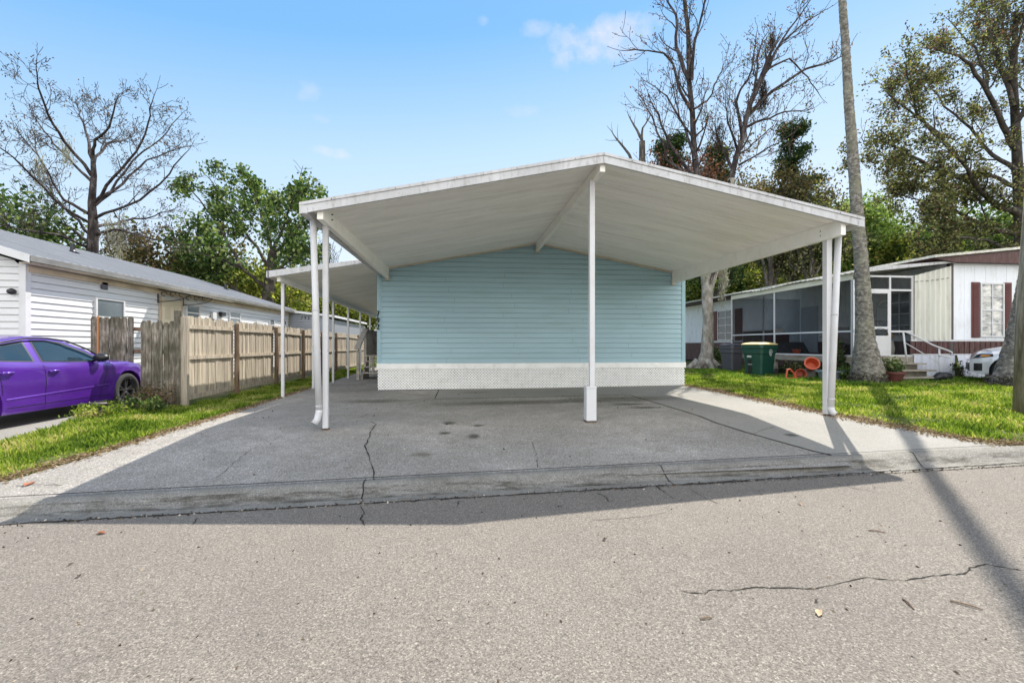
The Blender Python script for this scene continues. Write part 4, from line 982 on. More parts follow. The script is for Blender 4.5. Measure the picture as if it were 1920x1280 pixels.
# street face: post, storm door, screened bay, corrugated panel
def fy(x, z0=DZ, z1=3.5, w=.06): MB().box(x - w / 2, x + w / 2, HYF - .0, HYF + .05, z0, z1).build('frame_post', M[fr], po)
for x in (12.53, 13.0, 13.82, 14.62): fy(x)
for z in (3.02, 3.46): MB().box(PX0 + .06, 14.62, HYF + .002, HYF + .048, z - .03, z + .03).build('frame_rail', M[fr], po)
for z in (1.68, DZ + .03): MB().box(13.86, 14.6, HYF + .002, HYF + .048, z - .03, z + .03).build('frame_rail', M[fr], po)
MB().box(12.56, 14.6, HYF + .02, HYF + .026, DZ + .05, 3.42).build('screen', screenm('thin_screen', (.03, .032, .034), .28), po)
sdm = MB()
for (a, b, c_, d_) in ((13.03, 13.10, DZ + .02, 2.99), (13.70, 13.80, DZ + .02, 2.99), (13.10, 13.70, 2.9, 2.99), (13.10, 13.70, 1.75, 1.83), (13.10, 13.70, DZ + .02, DZ + .68)): sdm.box(a, b, HYF - .035, HYF - .005, c_, d_)
sdo = sdm.build('storm_door', M['white'], po, bevel=.004)
mb = MB(); YS = HYF - .03
mb.tube([(13.15, YS, 2.0), (13.68, YS, 2.0)], .012, 5).tube([(13.12, YS, 1.58), (13.68, YS, 1.58)], .012, 5)
mb.tube([(13.3, YS, 1.85), (13.3, YS, 2.25), (13.35, YS, 2.55), (13.45, YS, 2.65), (13.6, YS, 2.66), (13.68, YS, 2.6)], .012, 5)
for cx, cz, s_ in ((13.2, 2.12, 1), (13.45, 1.95, -1), (13.2, 1.66, 1), (13.55, 1.67, -1)): mb.tube([(cx + s_ * .09 * math.cos(a) * (1 - a / 9), YS, cz + .09 * math.sin(a) * (1 - a / 9)) for a in np.linspace(0, 5.5, 14)], .01, 5)
mb.tube([(13.15 + .28 * (1 - math.cos(a)), YS, DZ + .7 + .22 * math.sin(a)) for a in np.linspace(0, math.pi, 12)], .012, 5); mb.tube([(13.3, YS, 2.45), (13.68, YS, 2.45)], .012, 5)
mb.build('scroll_grille', M['black'], sdo)
# corrugated panel beside the door
mb = MB(); n = 96; x0, x1 = 14.66, HX - .04
for k in range(n + 1):
    x = x0 + (x1 - x0) * k / n; d = .034 * math.sin(2 * math.pi * (x - x0) / .19); zt = 3.50 + (x - x0) * .25
    mb.v += [(x, HYF - .045 + d, 1.40), (x, HYF - .045 + d, zt)]
for k in range(n): mb.f.append((2 * k, 2 * k + 2, 2 * k + 3, 2 * k + 1))
mb.build('corrugated_wall', M['corr'], po, smooth=True)
MB().box(14.66, HX - .06, HYF - .0, HYF + .01, .9, 3.5).build('wall_backing', M['corr'], po)
# inner side return of the corrugated wall over the window bay
mb = MB().tube([(14.66, HYF - .055, 3.30), (15.2, HYF - .058, 3.34), (15.93, HYF - .055, 3.44)], .008, 4); mb.build('hanging_cable', M['black'], po)
# porch roof: corrugated shed sheet
mb = MB(); n = 150; ya, yb = HYF - .12, PY1 + .15; RR = random.Random(4)
nx = 5
for k in range(n + 1):
    y = ya + (yb - ya) * k / n; d = .018 * math.sin(2 * math.pi * (y - ya) / .22); wob = .03 * math.sin(y * 1.7) * (1 if y > 14 else .2) + RR.gauss(0, .006) * (y > 14)
    for j in range(nx + 1):
        f = j / nx; x = PX0 - .12 - (.02 * math.sin(y * 9) if j == 0 else 0) + (HX + .05 - PX0 + .12) * f; mb.v.append((x, y, 3.56 + .44 * f + d + wob * (1 - f)))
for k in range(n):
    for j in range(nx): a = k * (nx + 1) + j; mb.f.append((a, a + 1, a + nx + 2, a + nx + 1))
pr = mb.build('porch_roof', M['roofold'], po, smooth=True); md = pr.modifiers.new('s', 'SOLIDIFY'); md.thickness = .03
MB().prism([(PX0 + .25, HYF - .16, 3.56), (HX + .08, HYF - .16, 3.93), (HX + .08, HYF - .16, 4.0), (PX0 + .25, HYF - .16, 3.70)], (0, .035, 0)).build('roof_fascia', M['fascia'], po)
# front steps
sp_ = thing('porch_steps', (14.2, 12.9, 0), 'low weathered wooden steps up to the screened porch door', 'steps')
for i in range(3): MB().box(13.15, 14.75, HYF - .35 - i * .3, HYF - .04 - i * .3 + .02, .62 - i * .2, .66 - i * .2).build('tread', M['deckwood'], sp_)
mb = MB()
for i in range(3): mb.box(13.2, 14.7, HYF - .09 - i * .3, HYF - .06 - i * .3, .12, .62 - i * .2)
mb.build('riser', M['deckwood'], sp_)
hr = thing('white_handrail', (14.3, 12.9, 0), 'white pipe handrail with curled end beside the porch steps', 'handrail')
MB().tube([(13.98, 13.05, 1.62), (14.05, 13.0, 1.66), (14.15, 12.95, 1.60), (14.6, 12.6, 1.22), (14.82, 12.45, 1.10), (14.98, 12.4, 1.02), (15.0, 12.4, .92), (14.9, 12.42, .86), (14.66, 12.5, .93)], .025, 8).build('rail', M['white'], hr, smooth=True)
MB().tube([(14.0, 13.03, 1.62), (14.1, 13.0, .66)], .026, 8).build('post', M['white'], hr, smooth=True)
MB().tube([(14.72, 12.55, 1.14), (14.76, 12.55, .15)], .026, 8).build('post', M['white'], hr, smooth=True)
MB().tube([(14.06, 13.0, 1.3), (14.7, 12.6, .72), (14.75, 12.56, .6)], .014, 6).build('lower_bar', M['white'], hr, smooth=True)

# porch contents
dk = flat('dark_cover', (.035, .035, .042), .8)
g = thing('covered_chest', (14.2, 18.6, DZ), 'dark covered box on the porch deck behind the screen', 'box')
MB().prism([(13.6, 17.6, DZ), (13.6, 18.9, DZ), (13.6, 18.7, DZ + .45), (13.6, 18.0, DZ + .5)], (1.0, 0, 0)).build('cover', dk, g, bevel=.04)
MB().box(13.7, 14.4, 18.6, 19.3, DZ, DZ + .85).build('box', flat('maroon_box', (.06, .02, .02), .6), g, bevel=.02)
MB().box(13.7, 14.0, 18.5, 18.52, DZ + .86, DZ + 1.1).build('paper', M['white'], g)
b_ = thing('log_table', (13.4, 14.7, DZ), 'small table on a bark log with pots on top, behind the porch screen', 'table')
MB().lathe([(0, 0), (.26, 0), (.24, .3), (.25, .65), (0, .65)], 14, 'z', (13.25, 14.95, DZ)).build('log', wood('log_bark', (.10, .045, .02), (.28, .13, .06), (.42, .24, .12), (6, 6, 1)), b_)
MB().lathe([(0, 0), (.40, 0), (.40, .03), (0, .03)], 20, 'z', (13.25, 14.95, DZ + .655)).build('table_top', M['trimtan'], b_)
MB().lathe([(0, 0), (.09, 0), (.14, .09), (.12, .09), (0, .03)], 14, 'z', (13.2, 14.9, DZ + .69)).build('bowl', M['orange'], b_)
cat = thing('white_bag', (14.2, 13.75, DZ), 'pale bag with golden ornament on the porch behind the steps', 'bag')
MB().tube([(14.22, 13.8, DZ), (14.22, 13.8, DZ + .25), (14.22, 13.8, DZ + .5), (14.22, 13.8, DZ + .6)], [.18, .21, .17, .08], 10).build('bag', M['corr'], cat, smooth=True)
MB().lathe([(0, -.1), (.09, -.06), (.12, 0), (.08, .07), (0, .1)], 10, 'z', (14.22, 13.72, DZ + .68)).build('ornament', paint('gold_orn', (.5, .28, .05), .4), cat, smooth=True)
ch = thing('porch_chair', (13.2, 13.9, DZ), 'pale slatted chair on the porch beside the palm trunk', 'chair')
mb = MB().box(12.85, 13.35, 13.75, 14.2, DZ + .38, DZ + .42); mb.build('seat', M['binK'], ch)
MB().prism([(12.85, 14.2, DZ + .42), (13.35, 14.2, DZ + .42), (13.3, 14.32, DZ + 1.0), (12.9, 14.32, DZ + 1.0)], (0, .03, 0)).build('backrest', M['binK'], ch)
for x, y in ((12.88, 13.78), (13.32, 13.78), (12.88, 14.17), (13.32, 14.17)): MB().tube([(x, y, DZ), (x, y, DZ + .38)], .02, 6).build('leg', M['binK'], ch)

# ------------------------------------------------------------------ bins, pots
def bin_(name, label, x, y, w, d, h, rot, mb_, ml, seg=False):
    t = thing(name, (x, y, gz(x)), label, 'bin'); z0 = gz(x) + .02
    cr, sr = math.cos(rot), math.sin(rot)
    def T(a, b, z): return (x + a * cr - b * sr, y + a * sr + b * cr, z0 + z)
    def ring(s_, z, c_=.07):
        a, b = w / 2 * s_, d / 2 * s_; c_ *= s_
        return [T(a - c_, -b, z), T(a, -b + c_, z), T(a, b - c_, z), T(a - c_, b, z), T(-a + c_, b, z), T(-a, b - c_, z), T(-a, -b + c_, z), T(-a + c_, -b, z)]
    mb = MB(); lv = [(.76, .02), (.78, .3), (.84, .62), (.86, h * .70), (.93, h * .72), (.95, h * .86), (1.0, h * .9), (1.0, h)]
    for s_, z in lv: mb.v += ring(s_, z)
    for i in range(len(lv) - 1):
        for k in range(8): a = i * 8 + k; b = i * 8 + (k + 1) % 8; mb.f.append((a, b, b + 8, a + 8))
    mb.f.append(tuple(reversed(range(8)))); mb.build('body', mb_, t)
    mb = MB(); lv = [(1.06, h + .004), (1.08, h + .03), (.9, h + .07), (.5, h + .10)]
    for s_, z in lv: mb.v += ring(s_, z, .12)
    for i in range(3):
        for k in range(8): a = i * 8 + k; b = i * 8 + (k + 1) % 8; mb.f.append((a, b, b + 8, a + 8))
    mb.f.append(tuple(range(24, 32))); mb.f.append(tuple(reversed(range(8)))); mb.build('lid', ml, t)
    for s_ in (-1, 1):
        MB().tube([T(s_ * w * .42 - .03, d * .42, .12), T(s_ * w * .42 + .03, d * .42, .12)], .12, 14).build('wheel', M['rubber'], t)
    MB().tube([T(-w * .3, d / 2 + .05, h - .05), T(w * .3, d / 2 + .05, h - .05)], .018, 8).build('handle', mb_, t)
    return t, T
gt, T = bin_('wheeled_bin', 'dark green wheeled bin with yellow lid and white round emblem on the lawn', 11.15, 16.0, .92, .92, 1.12, rad(-72), M['binG'], M['binY'])
w_, d_ = .92, .92
def decal(nm, a0, a1, z0, z1, m, face='f', off=.012):
    # plate on the front (-d) face or right (+w) face following the bin's taper
    s0 = np.interp(z0, [.02, .3, .62, .78, .81, .96, 1.0], [.76, .78, .84, .86, .93, .95, 1]); s1 = np.interp(z1, [.02, .3, .62, .78, .81, .96, 1.0], [.76, .78, .84, .86, .93, .95, 1])
    if face == 'f': P = [T(a0 * s0, -d_ / 2 * s0 - off, z0), T(a1 * s0, -d_ / 2 * s0 - off, z0), T(a1 * s1, -d_ / 2 * s1 - off, z1), T(a0 * s1, -d_ / 2 * s1 - off, z1)]
    else: P = [T(w_ / 2 * s0 + off, a0 * s0, z0), T(w_ / 2 * s0 + off, a1 * s0, z0), T(w_ / 2 * s1 + off, a1 * s1, z1), T(w_ / 2 * s1 + off, a0 * s1, z1)]
    MB().add(P, [(0, 1, 2, 3)]).build(nm, m, gt)
decal('label', -.24, -.02, .66, .72, M['white']); decal('recess', -.22, -.02, .42, .58, M['black']); decal('bar', -.22, 0, .385, .405, M['white'], off=.02); decal('recess', -.24, -.02, .05, .36, M['black'])
mb = MB(); cy_, cz_ = .16, .855
K = 20
def Q_(u, z, o_=.03): return T(w_ / 2 * .95 + o_, u, z)
def E(a, r, o_=.03): return Q_(.0 + r * math.cos(a), cz_ + r * 1.2 * math.sin(a), o_)
for k in range(K): a, b = 2 * math.pi * k / K, 2 * math.pi * (k + 1) / K; mb.add([E(a, .085), E(b, .085), E(b, .066), E(a, .066)], [(0, 1, 2, 3)])
mb.add([E(a, .032, .031) for a in np.linspace(0, 2 * math.pi, 9)[:-1]], [tuple(range(8))]); mb.add([E(3.6, .064, .032), E(5.8, .064, .032), E(5.6, .046, .032), E(3.8, .046, .032)], [(0, 1, 2, 3)])
mb.add([Q_(-.06, .725), Q_(.06, .725), Q_(.06, .745), Q_(-.06, .745)], [(0, 1, 2, 3)])
mb.build('emblem', M['white'], gt)
bin_('wheeled_bin', 'slim dark grey wheeled bin left of the green bin', 11.55, 18.4, .72, .8, 1.08, rad(12), M['binK'], M['binK'])
def pot(name, label, x, y, z, prof, m, tilt=(0, 0), n=24, cat='pot'):
    mb = MB().lathe(prof, n); Rm = Matrix.Rotation(tilt[1], 3, 'Z') @ Matrix.Rotation(tilt[0], 3, 'X')
    mb.v = [tuple(Rm @ Vector(v) + Vector((x, y, z))) for v in mb.v]
    o = mb.build(name, m, smooth=True); o.modifiers.new('e', 'EDGE_SPLIT').split_angle = rad(40); tag(o, label, cat); return o
p = AY(1521, 684, 14.0); pot('flower_pot', 'orange plant pot tipped towards the street, hanging at the deck edge', p.x - .05, 13.95, p.z - .02, [(0, -.1), (.15, -.1), (.21, .14), (.23, .14), (.23, .19), (.19, .19), (.14, -.07), (0, -.07)], M['orange'], (rad(62), rad(-28)))
MB_ = AY(1521, 700, 14.0)
o = MB().box(MB_.x - .16, MB_.x + .16, 14.0, 14.3, gz(12) - .02, .42).build('concrete_block', M['kerb']); tag(o, 'rough block under the tipped orange pot', 'block')
p = AY(1494, 701, 14.2); pot('bucket', 'pink and orange bucket lying on its side under the porch deck', p.x - .02, 14.0, .27, [(0, -.3), (.13, -.3), (.155, 0), (.175, .005), (.17, .03), (.15, .02), (.13, -.27), (0, -.27)], M['orange'], (rad(84), rad(-30)), cat='bucket')
pot('bucket', 'violet bucket lying behind the orange bucket', p.x + .36, 14.1, .27, [(0, -.35), (.13, -.35), (.165, 0), (.15, 0), (.12, -.32), (0, -.32)], M['violet'], (rad(84), rad(-30)), cat='bucket')
tb = MB(); tb.lathe([(0, 0), (.26, 0), (.33, .26), (.39, .27), (.39, .32), (.34, .32), (.27, .04), (0, .04)], 24, 'z', (11.72, 13.35, .11)); o = tb.build('planter_tub', M['tub'], smooth=True); o.modifiers.new('e', 'EDGE_SPLIT').split_angle = rad(40); tag(o, 'wide blue grey planter tub on the lawn behind the right carport post', 'planter')
pot('flower_pot', 'dark red pot with leafy plant beside the thick palm base', 13.0, 12.4, .12, [(0, 0), (.17, 0), (.27, .26), (.3, .26), (.3, .32), (.26, .32), (.16, .05), (0, .05)], flat('terracotta_dark', (.12, .035, .03), .6))
o = MB().tube([(14.3, 12.4, .18), (14.5, 12.35, .28), (14.75, 12.35, .26), (14.95, 12.4, .16)], [.05, .14, .16, .04], 9).build('garbage_bag', M['black'], smooth=True); tag(o, 'small black bag slumped in front of the skirting panels', 'bag')
o = MB(); o.tube([(p.x - .55, 14.0, .14), (p.x - .5, 14.0, .42), (p.x - .4, 14.0, .44), (p.x - .25, 14.02, .3), (p.x - .2, 14.05, .14)], .03, 6).tube([(p.x - .58, 13.9, .14), (p.x - .2, 13.9, .14)], .03, 6)
tag(o.build('plastic_frame', M['orange']), 'broken orange plastic frame beside the lying bucket', 'frame')
for i, (x, y, z, lab) in enumerate(((13.15, 16.6, DZ, 'small clay pot on the deck behind the middle of the screen'), (13.0, 18.1, DZ, 'clay pot on the deck beside the dark covered box'))):
    pot('flower_pot', lab, x, y, z, [(0, 0), (.09, 0), (.14, .17), (.155, .17), (.155, .21), (.13, .21), (.08, .03), (0, .03)], M['orange'])
for x, m_, lab in ((13.15, 'white', 'white capped bottle on the deck behind the left screen'), (13.45, 'binG', 'green bottle on the deck behind the left screen')):
    t = thing('bottle', (x, 19.4, DZ), lab, 'bottle'); MB().lathe([(0, 0), (.07, 0), (.07, .3), (.03, .38), (.03, .42)], 12, 'z', (x, 19.4, DZ)).build('body', M['screen'] if 0 else M['tub'], t, smooth=True); MB().lathe([(0, .46), (.035, .46), (.035, .40), (0, .40)], 10, 'z', (x, 19.4, DZ)).build('cap', M[m_], t)
# utility pole with mailbox on right edge
up = thing('wooden_pole', (9.72, 6.85, 0), 'thick weathered wooden pole at the right edge of the lawn', 'pole')
MB().tube([(10.12, 6.97, -.1), (10.16, 6.98, 2.0), (10.29, 6.98, 3.8), (10.5, 7.0, 6.8), (10.8, 7.0, 9)], [.30, .265, .25, .22, .2], 20).build('pole', bark('pole_wood', (.12, .10, .07), (.27, .235, .175), (.40, .36, .29), 3, (3, 3, .5), .6), up, smooth=True)
mbx = thing('mailbox', (9.72, 6.55, .94), 'black mailbox fixed to the wooden pole at the right edge', 'mailbox')
MB().prism([(9.60 + .0, 6.5, .80), (9.90, 6.5, .80), (9.90, 6.5, 1.02), (9.86, 6.5, 1.07), (9.64, 6.5, 1.07), (9.60, 6.5, 1.02)], (0, .2, 0)).build('box', M['black'], mbx, bevel=.01)

# ------------------------------------------------------------------ vegetation builders
def leaves(name, cen, size, m, parent=None, seed=0, asp=.55, tilt=1.0, down=0):
    r = np.random.default_rng(seed); n = len(cen); cen = np.asarray(cen, float)
    a = r.normal(size=(n, 3)); a[:, 2] = a[:, 2] * tilt - down; a /= np.linalg.norm(a, axis=1)[:, None]
    b = r.normal(size=(n, 3)); b -= (b * a).sum(1)[:, None] * a; b /= np.linalg.norm(b, axis=1)[:, None]
    s = size * (.6 + .8 * r.random(n))[:, None]
    V = np.stack([cen - a * s, cen + b * s * asp, cen + a * s, cen - b * s * asp], 1).reshape(-1, 3)
    Fq = np.arange(4 * n).reshape(n, 4)
    o = npmesh(name, V, Fq, m, parent); return o
def grow(mb, tips, p, d, L, r, lvl, R, up=.1, spread=.6, kids=4, wob=.16, rmin=.006, nseg=4, droop=0):
    p = Vector(p); d = Vector(d).normalized(); pts = [p.copy()]; rs = [r]; ds = []
    for k in range(nseg):
        d = (d + Vector((R.gauss(0, wob), R.gauss(0, wob), R.gauss(0, wob) + up - droop * (lvl == 0)))).normalized()
        p = p + d * L / nseg; pts.append(p.copy()); rs.append(max(rmin, r * (1 - .75 * (k + 1) / nseg))); ds.append(d.copy())
    mb.tube(pts, rs, 3 if r < .03 else 5 if r < .08 else 7, cap=False)
    if lvl <= 0: tips += [tuple(q) for q in pts[1:]]; return
    for j in range(kids):
        f = .3 + .7 * (j + R.random()) / kids; i = min(int(f * nseg), nseg - 1); q = pts[i].lerp(pts[i + 1], f * nseg - i)
        v = Vector((R.gauss(0, 1), R.gauss(0, 1), R.gauss(0, 1))); v = v - ds[i] * v.dot(ds[i]); v.normalize()
        nd = ds[i] * (1 - spread * .5) + v * spread
        grow(mb, tips, q, nd, L * (.45 + .25 * R.random()), max(rmin, rs[i] * .55), lvl - 1, R, up, spread, kids, wob, rmin, nseg, droop)
def guided(mb, tips, pts, r0, r1, R, lvl=2, kids=8, L=2.0, up=.1, spread=.7, sub=3, kk=4, start=.25, n=8, rmin=.006, wob=.16):
    """main limb through given world points; side shoots grow off it"""
    P = [Vector(q) for q in pts]; Q = []
    for a, b in zip(P[:-1], P[1:]):
        for k in range(sub): Q.append(a.lerp(b, k / sub) + Vector((R.gauss(0, 1), R.gauss(0, 1), R.gauss(0, 1))) * (a - b).length * .018 * (k > 0))
    Q.append(P[-1]); m = len(Q); rs = [r0 + (r1 - r0) * (i / (m - 1)) ** .8 for i in range(m)]
    mb.tube(Q, rs, n, cap=False)
    for j in range(kids):
        f = start + (1 - start) * (j + R.random()) / kids; f = min(f, .999) * (m - 1); i = int(f); q = Q[i].lerp(Q[i + 1], f - i); d = (Q[i + 1] - Q[i]).normalized()
        v = Vector((R.gauss(0, 1), R.gauss(0, 1), R.gauss(0, 1))); v -= d * v.dot(d); v.normalize()
        grow(mb, tips, q, d * (1 - spread * .45) + v * spread, L * (1.1 - .5 * f / m) * (.6 + .7 * R.random()), max(rs[i] * .45, rmin * 1.5), lvl, R, up, spread, kk, wob, rmin)
    grow(mb, tips, Q[-1], Q[-1] - Q[-2], L * .7, r1, max(lvl - 1, 0), R, up, spread, kk, wob, rmin)
def scatter(tips, n, s, r): 
    t = np.asarray(tips); c = t[r.integers(0, len(t), n)]; return c + r.normal(size=(n, 3)) * s
def crown_pts(c, rx, ry, rz, n, r, clumps=60, cs=.5, hollow=.35):
    """leaf clumps spread over an uneven ellipsoid volume"""
    u = r.normal(size=(clumps, 3)); u /= np.linalg.norm(u, axis=1)[:, None]; rr = hollow + (1 - hollow) * r.random(clumps) ** .6
    cc = u * rr[:, None] * np.array([rx, ry, rz]) * (.85 + .3 * r.random((clumps, 1))) + np.array(c)
    k = r.integers(0, clumps, n); sz = cs * (.5 + r.random(clumps)); return cc[k] + r.normal(size=(n, 3)) * sz[k][:, None] * np.array([1, 1, .7]), cc
PXY = lambda L, Y, dy=0: [AY(px, py, Y + dy * i / max(1, len(L) - 1)) for i, (px, py) in enumerate(L)]

# --- big bare tree, left
R = random.Random(11); t = thing('bare_tree', (-24, 27, -.3), 'large spreading bare tree rising behind the white house roof', 'tree'); Y0 = 27.
mb = MB(); tips = []
base = AY(172, 600, Y0); base.z = -.3
mb.tube([base] + PXY([(173, 480), (175, 420), (172, 380), (176, 330), (174, 290)], Y0), [.35, .28, .23, .18, .14, .10], 10, cap=False)
limbs = [([(174, 290), (178, 262), (205, 238), (215, 200), (222, 180)], -3), ([(174, 300), (165, 260), (148, 215), (145, 195)], 3), ([(172, 330), (120, 265), (90, 215), (72, 165), (68, 130)], -4), ([(172, 340), (140, 310), (100, 270), (75, 235), (55, 200)], 4),
         ([(172, 420), (120, 390), (60, 330), (25, 295), (-20, 262)], -5), ([(170, 440), (130, 400), (100, 370), (75, 300), (60, 240)], 5), ([(176, 380), (215, 330), (255, 285), (278, 230), (286, 190)], -4), ([(178, 385), (230, 345), (275, 300), (330, 280), (350, 275)], 5),
         ([(176, 410), (240, 385), (300, 345), (345, 290)], -5), ([(178, 385), (205, 365), (250, 300), (300, 262), (335, 220)], 3), ([(165, 455), (120, 420), (60, 405), (0, 400), (-40, 390)], 4), ([(168, 465), (110, 440), (50, 432), (-20, 415)], -5),
         ([(180, 425), (230, 415), (290, 405), (330, 390)], 6), ([(165, 400), (120, 375), (100, 345), (70, 290), (40, 255)], 0), ([(180, 440), (215, 430), (260, 440), (330, 455)], -3), ([(175, 310), (200, 270), (235, 262), (250, 250)], 6)]
for L, dy in limbs: guided(mb, tips, PXY(L, Y0, dy), .09, .022, R, 2, 9, 1.3, .12, .75, 3, 3, .2, 6, .010)
mb.build('trunk', M['twig'], t, smooth=True)
r = np.random.default_rng(1); leaves('seed_buds', scatter(tips, 4500, .10, r), .05, M['leafpurp'], t, 1)
leaves('moss', np.concatenate([np.array(AY(px, py, Y0 - .5)) + r.normal(size=(350, 3)) * [.14, .14, .5] for px, py in ((205, 440), (222, 460), (228, 435), (75, 320), (125, 285))]), .11, M['moss'], t, 2, .15, 3)

# --- green tree in the middle left
R = random.Random(21); t = thing('leafy_tree', (-11, 30, -.3), 'broad leafy green tree behind the middle of the white house roof', 'tree'); Y0 = 31.
mb = MB(); tips = []; base = AY(500, 640, Y0); base.z = -.3
mb.tube([base] + PXY([(502, 560), (508, 500), (512, 470)], Y0), [.42, .36, .30, .25], 9, cap=False)
for L, dy in [([(512, 470), (530, 430), (545, 385), (560, 345)], -3), ([(512, 475), (500, 430), (480, 380), (470, 345)], 3), ([(505, 500), (470, 450), (430, 390), (400, 345)], 2), ([(500, 540), (450, 500), (400, 480), (360, 440)], -3),
              ([(450, 500), (420, 440), (385, 390), (355, 350)], 4), ([(512, 480), (540, 450), (565, 420), (580, 390)], 1), ([(505, 520), (540, 490), (575, 470)], -2), ([(470, 560), (430, 535), (380, 500)], 0)]:
    guided(mb, tips, PXY(L, Y0, dy), .13, .035, R, 2, 8, 1.65, .05, .8, 3, 4, .25, 6, .012)
mb.build('trunk', M['barkd'], t, smooth=True); r = np.random.default_rng(2)
T_ = np.asarray(tips); T_ = T_[r.choice(len(T_), int(len(T_) * .24), replace=False)]; cc = scatter(T_, 13000, .22, r); leaves('crown', cc, .12, M['leafmid'], t, 3, .6)
# --- left edge tree
def fulltree(name, label, base, h, crown, lm, bm, seed, nl=9000, ls=.13, cl=70, cs=.55, limbs=7, group=None, kids=6, L=2.2, cat='tree'):
    R = random.Random(seed); r = np.random.default_rng(seed); t = thing(name, base, label, cat, group); mb = MB(); tips = []
    b = Vector(base); cz = h - crown[2]; top = b + Vector((R.gauss(0, .4), R.gauss(0, .4), cz))
    mb.tube([b - Vector((0, 0, .3)), b.lerp(top, .35) + Vector((.1, 0, 0)), top], [h * .02, h * .015, h * .010], 8, cap=False)
    for k in range(limbs):
        a = 2 * math.pi * (k + R.random() * .6) / limbs; f = .35 + .6 * R.random(); s_ = b.lerp(top, f); e = b + Vector((math.cos(a) * crown[0] * .8, math.sin(a) * crown[1] * .8, cz + crown[2] * R.uniform(-.3, .8)))
        guided(mb, tips, [s_, s_.lerp(e, .5) + Vector((0, 0, .3)), e], h * .010, .02, R, 1, kids, L, .08, .8, 2, 4, .2, 5, .012)
    mb.build('trunk', bm, t, smooth=True)
    c1, cc = crown_pts(b + Vector((0, 0, cz)), crown[0], crown[1], crown[2], nl // 2, r, cl, cs)
    leaves('crown', np.concatenate([c1, scatter(tips, nl // 2, .3, r)]), ls, lm, t, seed, .6); return t
def clone(t, loc, rz, sc, label, group=None):
    n = t.copy(); C.objects.link(n); n.location = loc; n.rotation_euler = (0, 0, rz); n.scale = (sc[0], sc[0], sc[1]); n['label'] = label
    if group: n['group'] = group
    for c_ in t.children: k = c_.copy(); C.objects.link(k); k.parent = n
    return n
def at(px, Y): p = AY(px, HY, Y); return Vector((p.x, Y, gz(p.x) * .3))
fulltree('leafy_tree', 'sparse green tree at the far left edge above the metal roof', at(12, 26), 9.4, (2.3, 2.3, 3.2), M['leafmid'], M['barkd'], 31, 6500, .12, 50, .45)
# low growth behind the white house roof
GB = 'trees behind the white house'
b1 = fulltree('background_tree', 'brownish tangled tree with hanging moss left of the leafy green tree', at(330, 33), 9.3, (3.4, 3, 2.9), M['leafbrown'], M['bark'], 41, 6500, .12, 60, .5, group=GB)
b2 = fulltree('background_tree', 'dark green tree low behind the roof beneath the leafy green tree', at(430, 38), 8.2, (3.4, 3, 2.8), M['leafmid'], M['barkd'], 42, 9500, .14, 60, .6, group=GB)
b3 = fulltree('background_tree', 'yellow green bushy tree just left of the awning corner', at(512, 34), 6.6, (2.4, 2.4, 2.3), M['leafyel'], M['bark'], 43, 8000, .12, 50, .5, group=GB)
clone(b2, at(250, 40), 1.0, (1.05, 1.02), 'green tree low behind the roof right of the bare tree trunk', GB); clone(b2, at(90, 40), 2.0, (1, .98), 'green tree low behind the roof left of the bare tree trunk', GB)
clone(b1, at(205, 36), 2.4, (.8, .82), 'brown scrubby tree at the foot of the big bare tree', GB); clone(b1, at(600, 60), 1.4, (1.2, 1.0), 'brown tree far away beyond the fence end', GB)
clone(b3, at(690, 48), 1.9, (1.5, 1.2), 'bushy tree seen under the awning next to the blue house', GB); clone(b2, at(650, 56), .5, (1.3, 1.1), 'dark tree seen through the awning posts', GB); clone(b3, at(615, 44), 4.2, (1.1, .95), 'yellow green bush beyond the far end of the fence', GB)
clone(b2, at(-40, 34), .5, (1.3, 1.0), 'dark tree beyond the left picture edge', GB)
# tall palm-like dead stem and small bare tree behind fence
R = random.Random(51)
t = thing('cabbage_palm', at(550, 36), 'slender palm with drooping dead fronds behind the awning corner', 'palm'); p0 = at(548, 36); top = AY(550, 470, 36.)
MB().tube([p0, p0.lerp(top, .5) + Vector((.15, 0, 0)), top], [.17, .14, .12], 8).build('trunk', M['bark'], t, smooth=True)
def fronds(name, c, n, L, m, parent, R, droop=.9, w=.05, nl=18):
    mb = MB()
    for k in range(n):
        a = 2 * math.pi * k / n + R.random(); e = R.uniform(-.2, .9); d = Vector((math.cos(a) * math.cos(e), math.sin(a) * math.cos(e), math.sin(e))); p = Vector(c); pts = [p.copy()]
        for j in range(7): d = (d + Vector((0, 0, -.16 * droop))).normalized(); p = p + d * L / 7; pts.append(p.copy())
        mb.tube(pts, [.03 - .003 * i for i in range(8)], 4, cap=False)
        for j in range(nl):
            f = .25 + .75 * j / nl; i = min(int(f * 7), 6); q = pts[i].lerp(pts[i + 1], f * 7 - i); dd = (pts[i + 1] - pts[i]).normalized(); s_ = dd.cross(Vector((0, 0, 1))).normalized()
            for sg in (-1, 1):
                tip = q + (s_ * sg * .8 + dd * .5 + Vector((0, 0, -.5))).normalized() * L * .32 * (1.1 - .5 * f); wv = dd * w * .5
                mb.add([q - wv, q + wv, tip], [(0, 1, 2)])
    return mb.build(name, m, parent)
fronds('fronds', top, 14, 1.5, M['leafmid'], t, R, 1.2)
leaves('dead_fronds', np.array(top) + np.random.default_rng(9).normal(size=(500, 3)) * [.25, .25, .5] - [0, 0, .5], .16, M['leafbrown'], t, 5, .12, 3)
t = thing('bare_tree', at(612, 42), 'small bare tree framed between the awning and the far fence', 'tree'); mb = MB(); tips = []; b = at(612, 42); tp = AY(618, 500, 42.)
guided(mb, tips, [b, b.lerp(tp, .5), tp], .32, .06, R, 2, 14, 3.0, .15, .8, 3, 4, .3, 7, .015); mb.build('trunk', M['bark'], t, smooth=True)

